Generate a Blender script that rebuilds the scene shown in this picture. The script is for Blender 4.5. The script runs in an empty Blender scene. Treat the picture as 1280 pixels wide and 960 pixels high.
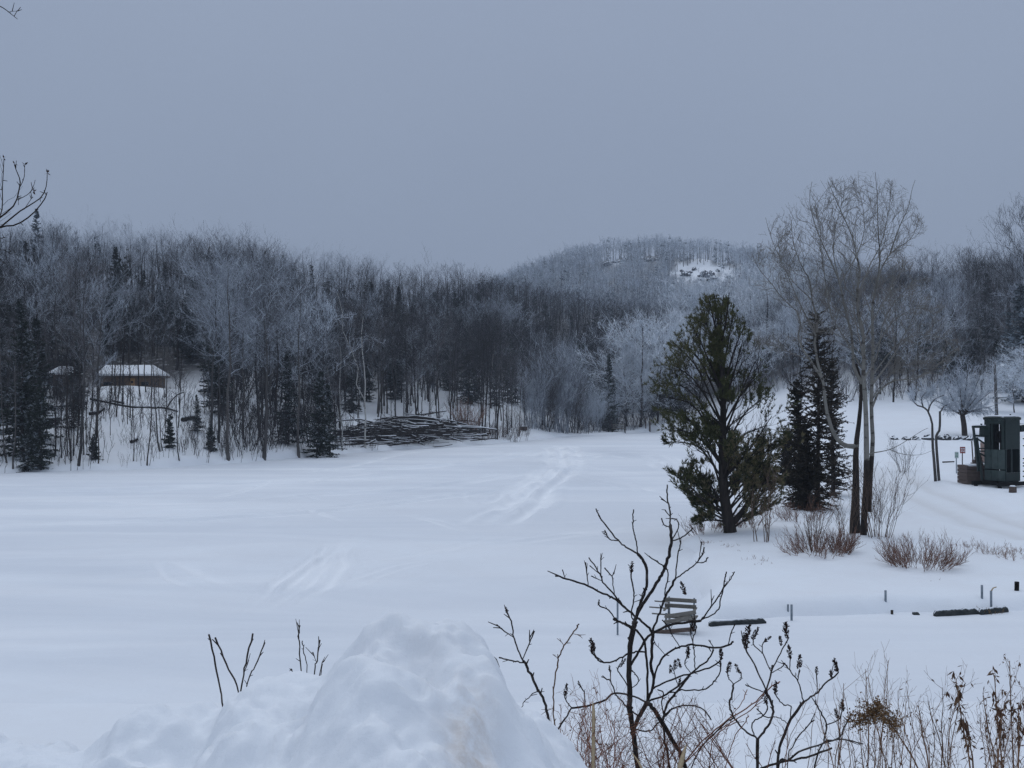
import bpy, math, random
import numpy as np
from mathutils import Vector, Matrix

R = math.radians
scene = bpy.context.scene
COL = scene.collection
F = 1372.0                     # focal length of the photograph in its own pixels (1280 wide)
CAM = np.array([0.0, 0.0, 5.0])
TILT = math.atan(20 / F)
rs = np.random.RandomState

# ------------------------------------------------------------------ helpers
def P(px, py, d):
    """the point seen at pixel (px, py) of the photograph, d metres in front of the camera"""
    a, b = (px - 640) / F, (480 - py) / F
    s = d / (math.cos(TILT) - b * math.sin(TILT))
    return np.array([s * a, d, CAM[2] + s * (b * math.cos(TILT) + math.sin(TILT))])

def hashn(ix, iy, seed):
    h = (ix.astype(np.int64) * 374761393 + iy.astype(np.int64) * 668265263 + seed * 1442695041) & 0x7fffffff
    h = ((h ^ (h >> 13)) * 1274126177) & 0x7fffffff
    return ((h ^ (h >> 16)) & 0xffff) / 65535.0

def noise2(x, y, seed=0):
    x = np.asarray(x, float); y = np.asarray(y, float)
    ix, iy = np.floor(x), np.floor(y)
    fx, fy = x - ix, y - iy
    fx = fx * fx * fx * (fx * (fx * 6 - 15) + 10); fy = fy * fy * fy * (fy * (fy * 6 - 15) + 10)
    a, b = hashn(ix, iy, seed), hashn(ix + 1, iy, seed)
    c, d = hashn(ix, iy + 1, seed), hashn(ix + 1, iy + 1, seed)
    return (a * (1 - fx) + b * fx) * (1 - fy) + (c * (1 - fx) + d * fx) * fy - 0.5

def fbm(x, y, seed=0, octv=4):
    t, amp = 0, 1.0
    for o in range(octv):
        t = t + amp * noise2(x, y, seed + o * 17)
        x, y, amp = x * 2.03 + 3.1, y * 2.03 + 1.7, amp * 0.5
    return t

def sstep(a, b, x):
    t = np.clip((np.asarray(x, float) - a) / (b - a), 0, 1)
    return t * t * (3 - 2 * t)

def mesh_data(name, V, Fq, mats, midx=None, smooth=True, attrs=None):
    V = np.asarray(V, np.float32).reshape(-1, 3); Fq = np.asarray(Fq, np.int32).reshape(-1, 4)
    me = bpy.data.meshes.new(name)
    n = len(Fq)
    me.vertices.add(len(V)); me.vertices.foreach_set('co', V.ravel())
    me.loops.add(n * 4); me.loops.foreach_set('vertex_index', Fq.ravel())
    me.polygons.add(n); me.polygons.foreach_set('loop_start', np.arange(0, n * 4, 4, dtype=np.int32))
    me.polygons.foreach_set('loop_total', np.full(n, 4, np.int32))
    for m in (mats if isinstance(mats, (list, tuple)) else [mats]):
        me.materials.append(m)
    if midx is not None:
        me.polygons.foreach_set('material_index', np.asarray(midx, np.int32))
    me.polygons.foreach_set('use_smooth', np.full(n, smooth, bool))
    for k, v in (attrs or {}).items():
        at = me.attributes.new(k, 'FLOAT', 'POINT'); at.data.foreach_set('value', np.asarray(v, np.float32))
    me.update(calc_edges=True)
    return me

class MB:
    """collects shapes made of quads and links them as ONE mesh object"""
    def __init__(s): s.v = []; s.f = []; s.m = []; s.t = []; s.n = 0
    def add(s, V, Fq, m=0, tone=None):
        V = np.asarray(V, float).reshape(-1, 3); Fq = np.asarray(Fq, int).reshape(-1, 4)
        s.v.append(V); s.f.append(Fq + s.n); s.m.append(np.full(len(Fq), m)); s.n += len(V)
        s.t.append(np.full(len(V), 0.0) if tone is None else np.broadcast_to(tone, (len(V),)))
        return s
    def tubes(s, Pt, Rd, k=5, m=0, tone=None):
        V, Fq = tubes(Pt, Rd, k); return s.add(V, Fq, m, tone)
    def line(s, pts, r0, r1=None, k=6, m=0, n=None, cap=True, tone=None):
        pts = np.asarray(pts, float)
        if n: pts = smooth_line(pts, n)
        r1 = r0 if r1 is None else r1
        rr = np.linspace(r0, r1, len(pts))
        if cap:
            pts = np.vstack([pts[:1], pts, pts[-1:]]); rr = np.r_[r0 * .02, rr, r1 * .02]
        return s.tubes(pts[None], rr[None], k, m, tone)
    def box(s, c, size, rot=None, m=0, bev=0.0, tone=None):
        hx, hy, hz = [a / 2 for a in size]
        if bev <= 0:
            V = np.array([[x, y, z] for z in (-hz, hz) for y in (-hy, hy) for x in (-hx, hx)])
            Fq = [[0, 2, 3, 1], [4, 5, 7, 6], [0, 1, 5, 4], [2, 6, 7, 3], [0, 4, 6, 2], [1, 3, 7, 5]]
        else:                       # four rings: a box whose top and bottom edges are bevelled
            V = []; 
            for z, i in ((-hz, bev), (-hz + bev, 0), (hz - bev, 0), (hz, bev)):
                V += [[-hx + i, -hy + i, z], [hx - i, -hy + i, z], [hx - i, hy - i, z], [-hx + i, hy - i, z]]
            V = np.array(V); Fq = [[3, 2, 1, 0], [12, 13, 14, 15]]
            for r in range(3):
                for j in range(4): Fq.append([r * 4 + j, r * 4 + (j + 1) % 4, r * 4 + 4 + (j + 1) % 4, r * 4 + 4 + j])
        if rot is not None: V = V @ np.array(rot).T
        return s.add(V + np.asarray(c, float), Fq, m, tone)
    def bar(s, a, b, w, h=None, m=0):
        a, b = np.asarray(a, float), np.asarray(b, float); h = h or w
        t = b - a; L = np.linalg.norm(t); t /= L
        up = np.array([0, 0, 1.0]) if abs(t[2]) < .95 else np.array([0, 1.0, 0])
        sd = np.cross(t, up); sd /= np.linalg.norm(sd); up = np.cross(sd, t)
        return s.box((a + b) / 2, (L, w, h), np.stack([t, sd, up], 1), m)
    def data(s, name, mats, smooth=True):
        return mesh_data(name, np.vstack(s.v), np.vstack(s.f), mats, np.concatenate(s.m), smooth, {'tone': np.concatenate(s.t)})
    def build(s, name, mats, parent=None, smooth=False, loc=None):
        return link(name, s.data(name, mats, smooth), parent, loc)

def link(name, data, parent=None, loc=None, rz=0):
    o = bpy.data.objects.new(name, data); COL.objects.link(o)
    if parent is not None: o.parent = parent
    if loc is not None: o.location = tuple(float(a) for a in loc)
    if rz: o.rotation_euler = (0, 0, rz)
    return o

def tag(o, label=None, cat=None, group=None, kind=None):
    if label: o['label'] = label
    if cat: o['category'] = cat
    if group: o['group'] = group
    if kind: o['kind'] = kind
    return o

def thing(name, label, cat, loc=(0, 0, 0), group=None, rz=0):
    return tag(link(name, None, None, loc, rz), label, cat, group)

def dup(root, loc, rz=0, sc=1.0, label=None, group=None):
    r = root.copy(); COL.objects.link(r); r.location = tuple(float(a) for a in loc); r.rotation_euler = (0, 0, rz)
    r.scale = sc if isinstance(sc, tuple) else (sc, sc, sc)
    if label: r['label'] = label
    if group: r['group'] = group
    for ch in root.children:
        c = ch.copy(); COL.objects.link(c); c.parent = r
    return r

def norm(a):
    return a / np.maximum(np.linalg.norm(a, axis=-1, keepdims=True), 1e-9)

def tubes(Pt, Rd, k):
    """Pt [M,N,3], Rd [M,N] -> vertices and quads of M tapered tubes (k = 2: flat ribbons)"""
    Pt = np.asarray(Pt, float); Rd = np.asarray(Rd, float)
    M, N = Pt.shape[:2]
    T = np.gradient(Pt, axis=1) if N > 1 else Pt
    T = norm(T); mt = norm(Pt[:, -1] - Pt[:, 0] + 1e-6)
    ref = np.where(np.abs(mt[:, 2:3]) < .75, np.array([[0, 0, 1.0]]), np.array([[1.0, 0.25, 0]]))
    A = norm(np.cross(T, ref[:, None, :])); B = np.cross(T, A)
    ph = np.arange(k) * 2 * math.pi / k
    V = Pt[:, :, None, :] + Rd[:, :, None, None] * (A[:, :, None, :] * np.cos(ph)[None, None, :, None] + B[:, :, None, :] * np.sin(ph)[None, None, :, None])
    i = np.arange(M)[:, None, None] * N * k; j = np.arange(N - 1)[None, :, None] * k
    kk = 1 if k == 2 else k
    q = np.arange(kk)[None, None, :]; q2 = (q + 1) % k
    Fq = np.stack([i + j + q, i + j + q2, i + j + k + q2, i + j + k + q], -1)
    return V.reshape(-1, 3), Fq.reshape(-1, 4)

def smooth_line(pts, n):
    """Catmull-Rom through pts, resampled to n points"""
    p = np.asarray(pts, float)
    if len(p) < 3:
        t = np.linspace(0, 1, n)[:, None]; return p[0] * (1 - t) + p[-1] * t
    q = np.vstack([2 * p[0] - p[1], p, 2 * p[-1] - p[-2]])
    out = []
    for u in np.linspace(0, len(p) - 1 - 1e-6, n):
        i = int(u); t = u - i; a, b, c, d = q[i:i + 4]
        out.append(.5 * ((2 * b) + (c - a) * t + (2 * a - 5 * b + 4 * c - d) * t * t + (3 * b - a - 3 * c + d) * t ** 3))
    return np.array(out)

def sprout(g, Pt, Rd, c, s0, s1, ang, lf, up=.3, N=3, wig=.06, rs_=.55, rmin=.004, fall=.6, lmin=0.0):
    """c children on every parent branch: positions s0..s1 along it, ang degrees off it, lf of its length"""
    M, n = Pt.shape[:2]
    L = np.linalg.norm(np.diff(Pt, axis=1), axis=2).sum(1)
    s = s0 + (s1 - s0) * (np.arange(c)[None, :] + g.rand(M, c)) / c
    fi = np.clip(s * (n - 1), 0, n - 1.001); i = fi.astype(int); w = (fi - i)[..., None]
    m = np.arange(M)[:, None]
    A = Pt[m, i] * (1 - w) + Pt[m, i + 1] * w
    T = norm(Pt[m, i + 1] - Pt[m, i])
    r = Rd[m, i] * (1 - w[..., 0]) + Rd[m, i + 1] * w[..., 0]
    D = g.randn(M, c, 3); D = norm(D - (D * T).sum(-1, keepdims=True) * T)
    a = np.radians(g.uniform(ang[0], ang[1], (M, c)))[..., None]
    D = norm(T * np.cos(a) + D * np.sin(a) + np.array([0, 0, up]) * g.uniform(.2, 1.0, (M, c, 1)))
    Lc = np.maximum(L[:, None] * lf * (1 - fall * s) * g.uniform(.6, 1.35, (M, c)), lmin)
    t = np.linspace(0, 1, N)
    C = A[:, :, None, :] + D[:, :, None, :] * (t[None, None, :, None] * Lc[:, :, None, None])
    C = C + (t ** 2)[None, None, :, None] * Lc[:, :, None, None] * np.array([0, 0, up * .5])
    C[:, :, 1:] += g.randn(M, c, N - 1, 3) * (wig * Lc)[:, :, None, None]
    r0 = np.maximum(r * rs_, rmin)
    Rc = np.maximum(r0[:, :, None] * (1 - .75 * t), rmin * .6)
    return C.reshape(-1, N, 3), Rc.reshape(-1, N)

# ------------------------------------------------------------------ materials
def mat(name, build, rough=.8, spec=.2):
    m = bpy.data.materials.new(name); m.use_nodes = True
    nt = m.node_tree; b = nt.nodes['Principled BSDF']
    b.inputs['Roughness'].default_value = rough; b.inputs['Specular IOR Level'].default_value = spec
    build(nt, b); return m
def N_(nt, t, **kw):
    n = nt.nodes.new(t)
    for k, v in kw.items():
        if k in n.inputs: n.inputs[k].default_value = v
        else: setattr(n, k, v)
    return n
def ramp(nt, fac, stops):
    r = nt.nodes.new('ShaderNodeValToRGB'); e = r.color_ramp.elements
    while len(e) < len(stops): e.new(.5)
    for x, (p, c) in zip(e, stops): x.position = p; x.color = (*c, 1)
    nt.links.new(fac, r.inputs[0]); return r.outputs[0]
def mix(nt, fac, a, b, mode='MIX'):
    n = nt.nodes.new('ShaderNodeMix'); n.data_type = 'RGBA'; n.blend_type = mode
    for v, i in ((fac, 0), (a, 6), (b, 7)):
        if hasattr(v, 'is_linked'): nt.links.new(v, n.inputs[i])
        elif i == 0: n.inputs[0].default_value = v
        else: n.inputs[i].default_value = (*v, 1)
    return n.outputs[2]
def noise(nt, scale, detail=4, rough=.55, stretch=None, dist=0):
    tc = nt.nodes.new('ShaderNodeTexCoord'); n = N_(nt, 'ShaderNodeTexNoise', Scale=scale, Detail=detail, Roughness=rough, Distortion=dist)
    src = tc.outputs['Object']
    if stretch:
        mp = nt.nodes.new('ShaderNodeMapping'); mp.inputs['Scale'].default_value = stretch
        nt.links.new(src, mp.inputs[0]); src = mp.outputs[0]
    nt.links.new(src, n.inputs['Vector']); return n.outputs[0]
def attr(nt, name):
    a = nt.nodes.new('ShaderNodeAttribute'); a.attribute_name = name; return a.outputs['Fac']
def math_(nt, op, a, b=None):
    n = nt.nodes.new('ShaderNodeMath'); n.operation = op
    for i, v in enumerate((a, b)):
        if v is None: continue
        if hasattr(v, 'is_linked'): nt.links.new(v, n.inputs[i])
        else: n.inputs[i].default_value = v
    return n.outputs[0]
def bump(nt, b, h, strength=.4, dist=.05):
    n = N_(nt, 'ShaderNodeBump', Strength=strength, Distance=dist); nt.links.new(h, n.inputs['Height'])
    nt.links.new(n.outputs[0], b.inputs['Normal'])
def vary(nt):
    """a per-object and per-plant random number"""
    oi = nt.nodes.new('ShaderNodeObjectInfo')
    return math_(nt, 'FRACT', math_(nt, 'ADD', oi.outputs['Random'], attr(nt, 'tone')))

SNOW = (.79, .815, .845)
def snow_mat(name, lake=False, wood=False, dirt=False):
    def b_(nt, b):
        c = mix(nt, ramp(nt, noise(nt, .5, 5, .6), [(.35, (0, 0, 0)), (.7, (1, 1, 1))]), SNOW, (.765, .78, .805))
        if lake:      # wind-packed, slightly greyer crust in long streaks; churned, paler snow in the tracks
            w = ramp(nt, noise(nt, .10, 5, .6, (.35, 1.6, 1), .8), [(.40, (0, 0, 0)), (.60, (1, 1, 1))])
            w2 = ramp(nt, noise(nt, .035, 3, .5, (.6, 1.0, 1)), [(.42, (0, 0, 0)), (.62, (1, 1, 1))])
            c = mix(nt, math_(nt, 'MULTIPLY', w, .8), c, (.66, .69, .735))
            c = mix(nt, math_(nt, 'MULTIPLY', w2, .5), c, (.70, .715, .745))
            c = mix(nt, attr(nt, 'pack'), c, (.93, .935, .94))
            c = mix(nt, attr(nt, 'scour'), c, (.585, .61, .655))
        if wood:      # leaf litter and twigs, plus the shade under the trees darkened into the colour
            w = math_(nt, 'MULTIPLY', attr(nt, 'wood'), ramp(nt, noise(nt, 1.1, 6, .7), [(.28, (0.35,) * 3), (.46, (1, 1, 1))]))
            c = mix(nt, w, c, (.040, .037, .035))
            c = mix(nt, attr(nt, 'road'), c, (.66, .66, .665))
        if dirt:
            c = mix(nt, math_(nt, 'MULTIPLY', attr(nt, 'dirt'), ramp(nt, noise(nt, 9, 5, .7), [(.35, (0, 0, 0)), (.65, (1, 1, 1))])), c, (.50, .43, .37))
        nt.links.new(c, b.inputs['Base Color'])
        h = math_(nt, 'ADD', noise(nt, 3.0, 6, .6), math_(nt, 'MULTIPLY', noise(nt, 38 if not dirt else 22, 4, .65), .12 if not dirt else .5))
        bump(nt, b, h, .4 if not dirt else .28, .06 if not dirt else .035)
        b.inputs['Subsurface Weight'].default_value = 0
    return mat(name, b_, .75, .25)

def bark_mat(name, c1, c2, c3=None, scale=9):
    def b_(nt, b):
        n = noise(nt, scale, 5, .65, (1, 1, .25))
        c = ramp(nt, n, [(.3, c1), (.7, c2)])
        if c3: c = mix(nt, ramp(nt, noise(nt, 2.2, 4, .7, (1, 1, 2.2)), [(.55, (0, 0, 0)), (.62, (1, 1, 1))]), c, c3)
        v = vary(nt)
        c = mix(nt, 1.0, c, ramp(nt, v, [(0, (.7, .7, .7)), (1, (1.35, 1.3, 1.25))]), 'MULTIPLY')
        nt.links.new(c, b.inputs['Base Color']); bump(nt, b, n, .5, .02)
    return mat(name, b_, .9, .1)

def twig_mat(name, stops, frost=None, scale=.9):
    """colour of fine branches: differs from plant to plant; frost lies on some of the twigs, more on their upper side"""
    def b_(nt, b):
        c = ramp(nt, vary(nt), stops)
        if frost:
            col, lo, hi = frost
            g = nt.nodes.new('ShaderNodeNewGeometry'); sp = nt.nodes.new('ShaderNodeSeparateXYZ'); nt.links.new(g.outputs['Normal'], sp.inputs[0])
            f = ramp(nt, math_(nt, 'ADD', noise(nt, scale, 3, .6), math_(nt, 'MULTIPLY', sp.outputs[2], .10)), [(lo, (0, 0, 0)), (hi, (1, 1, 1))])
            c = mix(nt, f, c, col)
        nt.links.new(c, b.inputs['Base Color'])
    return mat(name, b_, .9, .1)

def plain_mat(name, c1, c2, scale=6, rough=.7, spec=.3, stretch=None, snowy=0, bmp=.2, metal=0):
    def b_(nt, b):
        n = noise(nt, scale, 5, .6, stretch)
        c = ramp(nt, n, [(.3, c1), (.7, c2)])
        if snowy:
            g = nt.nodes.new('ShaderNodeNewGeometry'); sp = nt.nodes.new('ShaderNodeSeparateXYZ'); nt.links.new(g.outputs['Normal'], sp.inputs[0])
            f = math_(nt, 'GREATER_THAN', math_(nt, 'ADD', sp.outputs[2], math_(nt, 'MULTIPLY', noise(nt, scale * .5, 4, .6), .8)), snowy)
            c = mix(nt, f, c, SNOW)
        nt.links.new(c, b.inputs['Base Color']); bump(nt, b, n, bmp, .01); b.inputs['Metallic'].default_value = metal
    return mat(name, b_, rough, spec)

M = {}
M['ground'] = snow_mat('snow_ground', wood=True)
M['lake'] = snow_mat('snow_on_ice', lake=True)
M['bank'] = snow_mat('ploughed_snow', dirt=True)
M['bark'] = bark_mat('grey_bark', (.046, .044, .043), (.10, .096, .094))
M['darkbark'] = bark_mat('dark_bark', (.020, .018, .016), (.055, .045, .04))
M['palebark'] = bark_mat('pale_bark', (.20, .20, .185), (.32, .32, .30), (.07, .065, .06))
M['poplarbark'] = bark_mat('poplar_bark', (.155, .15, .135), (.27, .265, .245), (.07, .062, .055), 5)
M['birch'] = bark_mat('birch_bark', (.38, .38, .37), (.5, .5, .48), (.05, .045, .045), 6)
M['twig'] = twig_mat('bare_twigs', [(0, (.045, .039, .037)), (.5, (.075, .067, .065)), (1, (.12, .11, .11))], ((.34, .38, .43), .52, .66))
M['darktwig'] = twig_mat('dark_twigs', [(0, (.020, .018, .018)), (.5, (.036, .032, .032)), (1, (.068, .062, .062))], ((.20, .23, .27), .60, .76))
M['frost'] = twig_mat('frosted_twigs', [(0, (.58, .63, .69)), (.5, (.66, .71, .77)), (1, (.74, .78, .83))], ((.82, .85, .89), .46, .62))
M['dullfrost'] = twig_mat('hoar_twigs', [(0, (.28, .31, .35)), (.5, (.42, .46, .51)), (1, (.58, .63, .69))], ((.66, .70, .76), .50, .66))
M['midfrost'] = twig_mat('rimed_twigs', [(0, (.15, .16, .18)), (.5, (.25, .27, .30)), (1, (.40, .43, .475))], ((.55, .60, .66), .48, .64))
M['poplartwig'] = twig_mat('poplar_twigs', [(0, (.17, .155, .135)), (1, (.20, .185, .165))])
M['redtwig'] = twig_mat('reddish_twigs', [(0, (.14, .070, .052)), (.5, (.20, .11, .08)), (1, (.26, .16, .12))], ((.4, .38, .38), .62, .75), 3)
M['browntwig'] = twig_mat('brown_twigs', [(0, (.10, .066, .050)), (1, (.17, .12, .09))])
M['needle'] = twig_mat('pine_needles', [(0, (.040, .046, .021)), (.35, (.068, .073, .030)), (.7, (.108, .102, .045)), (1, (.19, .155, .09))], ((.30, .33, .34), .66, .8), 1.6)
M['fir'] = twig_mat('fir_needles', [(0, (.018, .024, .018)), (.6, (.030, .039, .028)), (1, (.052, .062, .045))], ((.42, .46, .51), .56, .70), 1.4)
M['rimefir'] = twig_mat('rimed_needles', [(0, (.05, .065, .065)), (1, (.10, .125, .135))], ((.40, .46, .52), .46, .6), 1.0)
M['spruce'] = twig_mat('spruce_needles', [(0, (.020, .018, .013)), (.5, (.034, .030, .021)), (1, (.066, .052, .040))])
M['sumac'] = bark_mat('sumac_bark', (.022, .019, .018), (.055, .047, .044), (.10, .09, .085), 60)
M['seed'] = twig_mat('sumac_seed', [(0, (.018, .012, .011)), (1, (.06, .04, .036))])
M['drystem'] = bark_mat('dry_stem', (.10, .057, .038), (.23, .14, .088), None, 40)
M['redstem'] = bark_mat('red_stem', (.13, .055, .036), (.24, .115, .075), None, 40)
M['dryleaf'] = twig_mat('dry_leaf', [(0, (.06, .032, .022)), (.5, (.11, .062, .04)), (1, (.17, .11, .07))])
M['plume'] = twig_mat('dry_plume', [(0, (.10, .055, .026)), (.5, (.17, .10, .05)), (1, (.24, .16, .09))])
M['straw'] = plain_mat('straw', (.36, .27, .16), (.48, .38, .25), 30, .8, .2)
M['wood'] = plain_mat('weathered_wood', (.125, .115, .10), (.23, .215, .19), 5, .85, .15, (1, 1, 8))
M['brownwood'] = plain_mat('brown_wood', (.07, .052, .045), (.14, .105, .09), 4, .85, .15, (1, 6, 6))
M['cabinwall'] = plain_mat('dark_cabin_boards', (.11, .072, .05), (.21, .14, .095), 3, .85, .15, (1, 1, 6))
M['doorwood'] = plain_mat('orange_door_wood', (.28, .15, .06), (.40, .23, .10), 3, .7, .2)
M['snow'] = snow_mat('snow_cap')
M['darkgreen'] = plain_mat('dark_green_paint', (.006, .014, .0125), (.013, .025, .022), 2.2, .55, .3, snowy=1.32)
M['greygreen'] = plain_mat('grey_green_sheet', (.030, .048, .045), (.062, .084, .080), 2.5, .5, .3)
M['black'] = plain_mat('black_inside', (.006, .006, .006), (.014, .013, .012), 3, .9, .1)
M['steel'] = plain_mat('galvanised_steel', (.14, .17, .20), (.24, .28, .32), 12, .5, .4, metal=.2)
M['edge'] = plain_mat('wet_timber', (.020, .026, .028), (.055, .06, .06), 7, .8, .2)
M['cliff'] = plain_mat('cliff_rock', (.02, .022, .026), (.06, .06, .064), .5, .9, .1, snowy=1.05, bmp=.6)
M['rock'] = plain_mat('dark_rock', (.03, .032, .036), (.085, .085, .09), 1.2, .9, .1, snowy=.62, bmp=.6)
M['signred'] = plain_mat('red_sign_paint', (.19, .035, .03), (.25, .055, .045), 5, .6, .3)
M['signpale'] = plain_mat('pale_sign_paint', (.38, .45, .43), (.46, .53, .50), 5, .6, .3)
M['signgreen'] = plain_mat('green_sign_paint', (.05, .17, .12), (.07, .22, .16), 5, .6, .3)
M['white'] = plain_mat('white_paint', (.72, .74, .76), (.8, .81, .82), 5, .6, .3)
M['pinkboard'] = plain_mat('faded_board', (.30, .20, .17), (.42, .32, .28), 4, .8, .2)
M['glass'] = plain_mat('dark_window', (.012, .014, .018), (.02, .022, .026), 3, .15, .5)
# ------------------------------------------------------------------ terrain
def crest(px, d, pts): return pts
TAB = {   # columns of the photograph: (distance, height) of the ground
 -700: [(58, 0), (70, 2), (95, 7), (150, 19), (250, 36), (400, 40), (600, 40), (1500, 40)],
 0:    [(75, 0), (79, 1.0), (97, 5.4), (112, 7.0), (150, 15), (250, 32), (400, 38), (600, 36), (1500, 38)],
 160:  [(79, 0), (83, 1.1), (98, 4.4), (108, 6.35), (118, 5.9), (128, 7.2), (170, 17), (255, 30.5), (400, 36), (600, 34), (1500, 36)],
 300:  [(87, 0), (92, 1.0), (108, 4.6), (125, 7.5), (170, 16), (260, 28.5), (400, 34), (600, 36), (1500, 36)],
 420:  [(101, 0), (107, .7), (125, 3.2), (150, 6.5), (190, 15), (270, 27.5), (400, 33), (500, 34), (700, 42), (1500, 36)],
 540:  [(115, 0), (121, .5), (135, 2.3), (158, 6.2), (200, 14), (285, 27), (400, 34), (500, 36), (600, 44), (700, 52), (1500, 36)],
 640:  [(130, 0), (138, .5), (160, 4.2), (215, 13), (300, 27), (400, 34), (500, 44), (600, 60), (700, 76), (850, 66), (1500, 40)],
 700:  [(148, 0), (164, .5), (183, 3.4), (220, 10), (320, 26), (400, 29), (500, 43), (600, 66), (700, 89), (850, 76), (1500, 44)],
 790:  [(166, 0), (182, .6), (205, 4), (240, 9), (330, 21), (400, 26), (500, 42), (600, 69), (700, 97.5), (850, 84), (1500, 46)],
 900:  [(60, .3), (100, .6), (150, 2), (185, 4), (250, 12), (340, 18), (400, 23), (500, 41), (600, 68), (700, 95), (850, 82), (1500, 46)],
 1000: [(40, .35), (60, .5), (90, 1.2), (120, 4), (150, 7), (200, 17), (260, 20), (400, 22), (500, 38), (600, 60), (700, 85), (850, 74), (1500, 44)],
 1130: [(30, .3), (60, .42), (90, 1.85), (120, 4.2), (138, 6.4), (200, 18.5), (260, 21), (400, 22), (500, 35), (700, 76), (850, 70), (1500, 42)],
 1280: [(26, .25), (60, .45), (90, 1.9), (120, 4.5), (140, 7.5), (200, 20), (260, 23), (400, 28), (700, 56), (1500, 40)],
 2000: [(26, .25), (60, .5), (90, 2.2), (120, 5.5), (140, 9), (200, 24), (260, 28), (400, 30), (700, 45), (1500, 40)],
}
DG = np.concatenate([np.linspace(10, 140, 131), np.linspace(142, 420, 140), np.linspace(425, 1500, 216)])
PXC = np.array(sorted(TAB)); HC = np.array([np.interp(DG, *zip(*TAB[p])) for p in PXC])
_k = np.hanning(11); _k /= _k.sum()
HC = np.array([np.convolve(np.pad(r, 5, 'edge'), _k, 'valid') for r in HC])
_pxf = np.arange(-700, 2001, 10.0)
HF = np.array([np.interp(_pxf, PXC, HC[:, j]) for j in range(len(DG))]).T        # [px, depth]
_k2 = np.hanning(9); _k2 /= _k2.sum()
HF = np.apply_along_axis(lambda c: np.convolve(np.pad(c, 4, 'edge'), _k2, 'valid'), 0, HF)

SHORE = [(-700, 58), (0, 75), (160, 79), (300, 87), (420, 101), (540, 115), (640, 130), (700, 148), (790, 166), (815, 171)]
def shore(px): return np.interp(px, *zip(*SHORE))
_u = lambda px, d: ((px - 640) / F * d, d)
LAKE = [_u(p, d) for p, d in SHORE] + [(24, 150), (17, 100), (11.5, 62), (8.2, 44.5), (5.9, 38.5), (5.3, 33), (4.2, 26.4), (4.5, 25.0), (12.2, 26.0), (80, 30), (80, 4), (-60, 4)]
LAKE = np.array(LAKE)
def lake_dist(x, y):
    """signed distance to the lake's edge, positive on land"""
    x = np.asarray(x, float); y = np.asarray(y, float)
    d2 = np.full(x.shape, 1e18); ins = np.zeros(x.shape, bool)
    for a, b in zip(LAKE, np.roll(LAKE, -1, 0)):
        e = b - a; t = np.clip(((x - a[0]) * e[0] + (y - a[1]) * e[1]) / (e @ e), 0, 1)
        d2 = np.minimum(d2, (x - a[0] - t * e[0]) ** 2 + (y - a[1] - t * e[1]) ** 2)
        c = ((a[1] > y) != (b[1] > y)) & (x < (b[0] - a[0]) * (y - a[1]) / ((b[1] - a[1]) or 1e-9) + a[0])
        ins ^= c
    return np.where(ins, -1, 1) * np.sqrt(d2)

def H(x, y):
    """height of the ground beyond the near bank"""
    x = np.asarray(x, float); y = np.asarray(y, float)
    px = np.clip(x / np.maximum(y, 8) * F + 640, -700, 1999)
    fi = (px + 700) / 10; i = np.clip(fi.astype(int), 0, len(_pxf) - 2); w = fi - i
    j = np.clip(np.searchsorted(DG, y) - 1, 0, len(DG) - 2); v = np.clip((y - DG[j]) / (DG[j + 1] - DG[j]), 0, 1)
    h = (HF[i, j] * (1 - w) + HF[i + 1, j] * w) * (1 - v) + (HF[i, j + 1] * (1 - w) + HF[i + 1, j + 1] * w) * v
    s = lake_dist(x, y) + fbm(x * .25, y * .25, 5, 3) * .8
    h = h + .05 + fbm(x * .09, y * .09, 9, 4) * np.clip(h * .10, .05, 3.0) + fbm(x * .7, y * .7, 3, 3) * .10
    return -0.7 + (h + .7) * sstep(-.9, .7, s)
def h1(x, y): return float(H(np.array([x]), np.array([y]))[0])
def near(x, y):
    """the roadside bank the photographer stands on"""
    x = np.asarray(x, float); y = np.asarray(y, float)
    return 3.35 * (1 - sstep(.5, 20.5, y)) ** 1.25 - .02 - .35 * sstep(17, 23, y) + fbm(x * .55, y * .55, 31, 4) * .16 * (1 - sstep(9, 18, y))
def n1(x, y): return float(near(np.array([x]), np.array([y]))[0])
def hit(px, py, d0=18.0, d1=900.0):
    """where the ray through a pixel meets the ground (or the ice)"""
    d = np.geomspace(d0, d1, 900); p = np.array([P(px, py, t) for t in d])
    g = np.maximum(H(p[:, 0], p[:, 1]), 0)
    k = np.argmax(p[:, 2] <= g)
    if not (p[:, 2] <= g).any(): k = len(d) - 1
    q = p[k].copy(); q[2] = g[k]; return q
def gpt(px, d):
    x = (px - 640) / F * d
    return np.array([x, d, max(h1(x, d), 0)])

def grid_mesh(X, Y, Z):
    n, m = X.shape
    V = np.stack([X, Y, Z], -1).reshape(-1, 3)
    i = (np.arange(n - 1)[:, None] * m + np.arange(m - 1)[None, :])
    return V, np.stack([i, i + m, i + m + 1, i + 1], -1).reshape(-1, 4)

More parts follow.
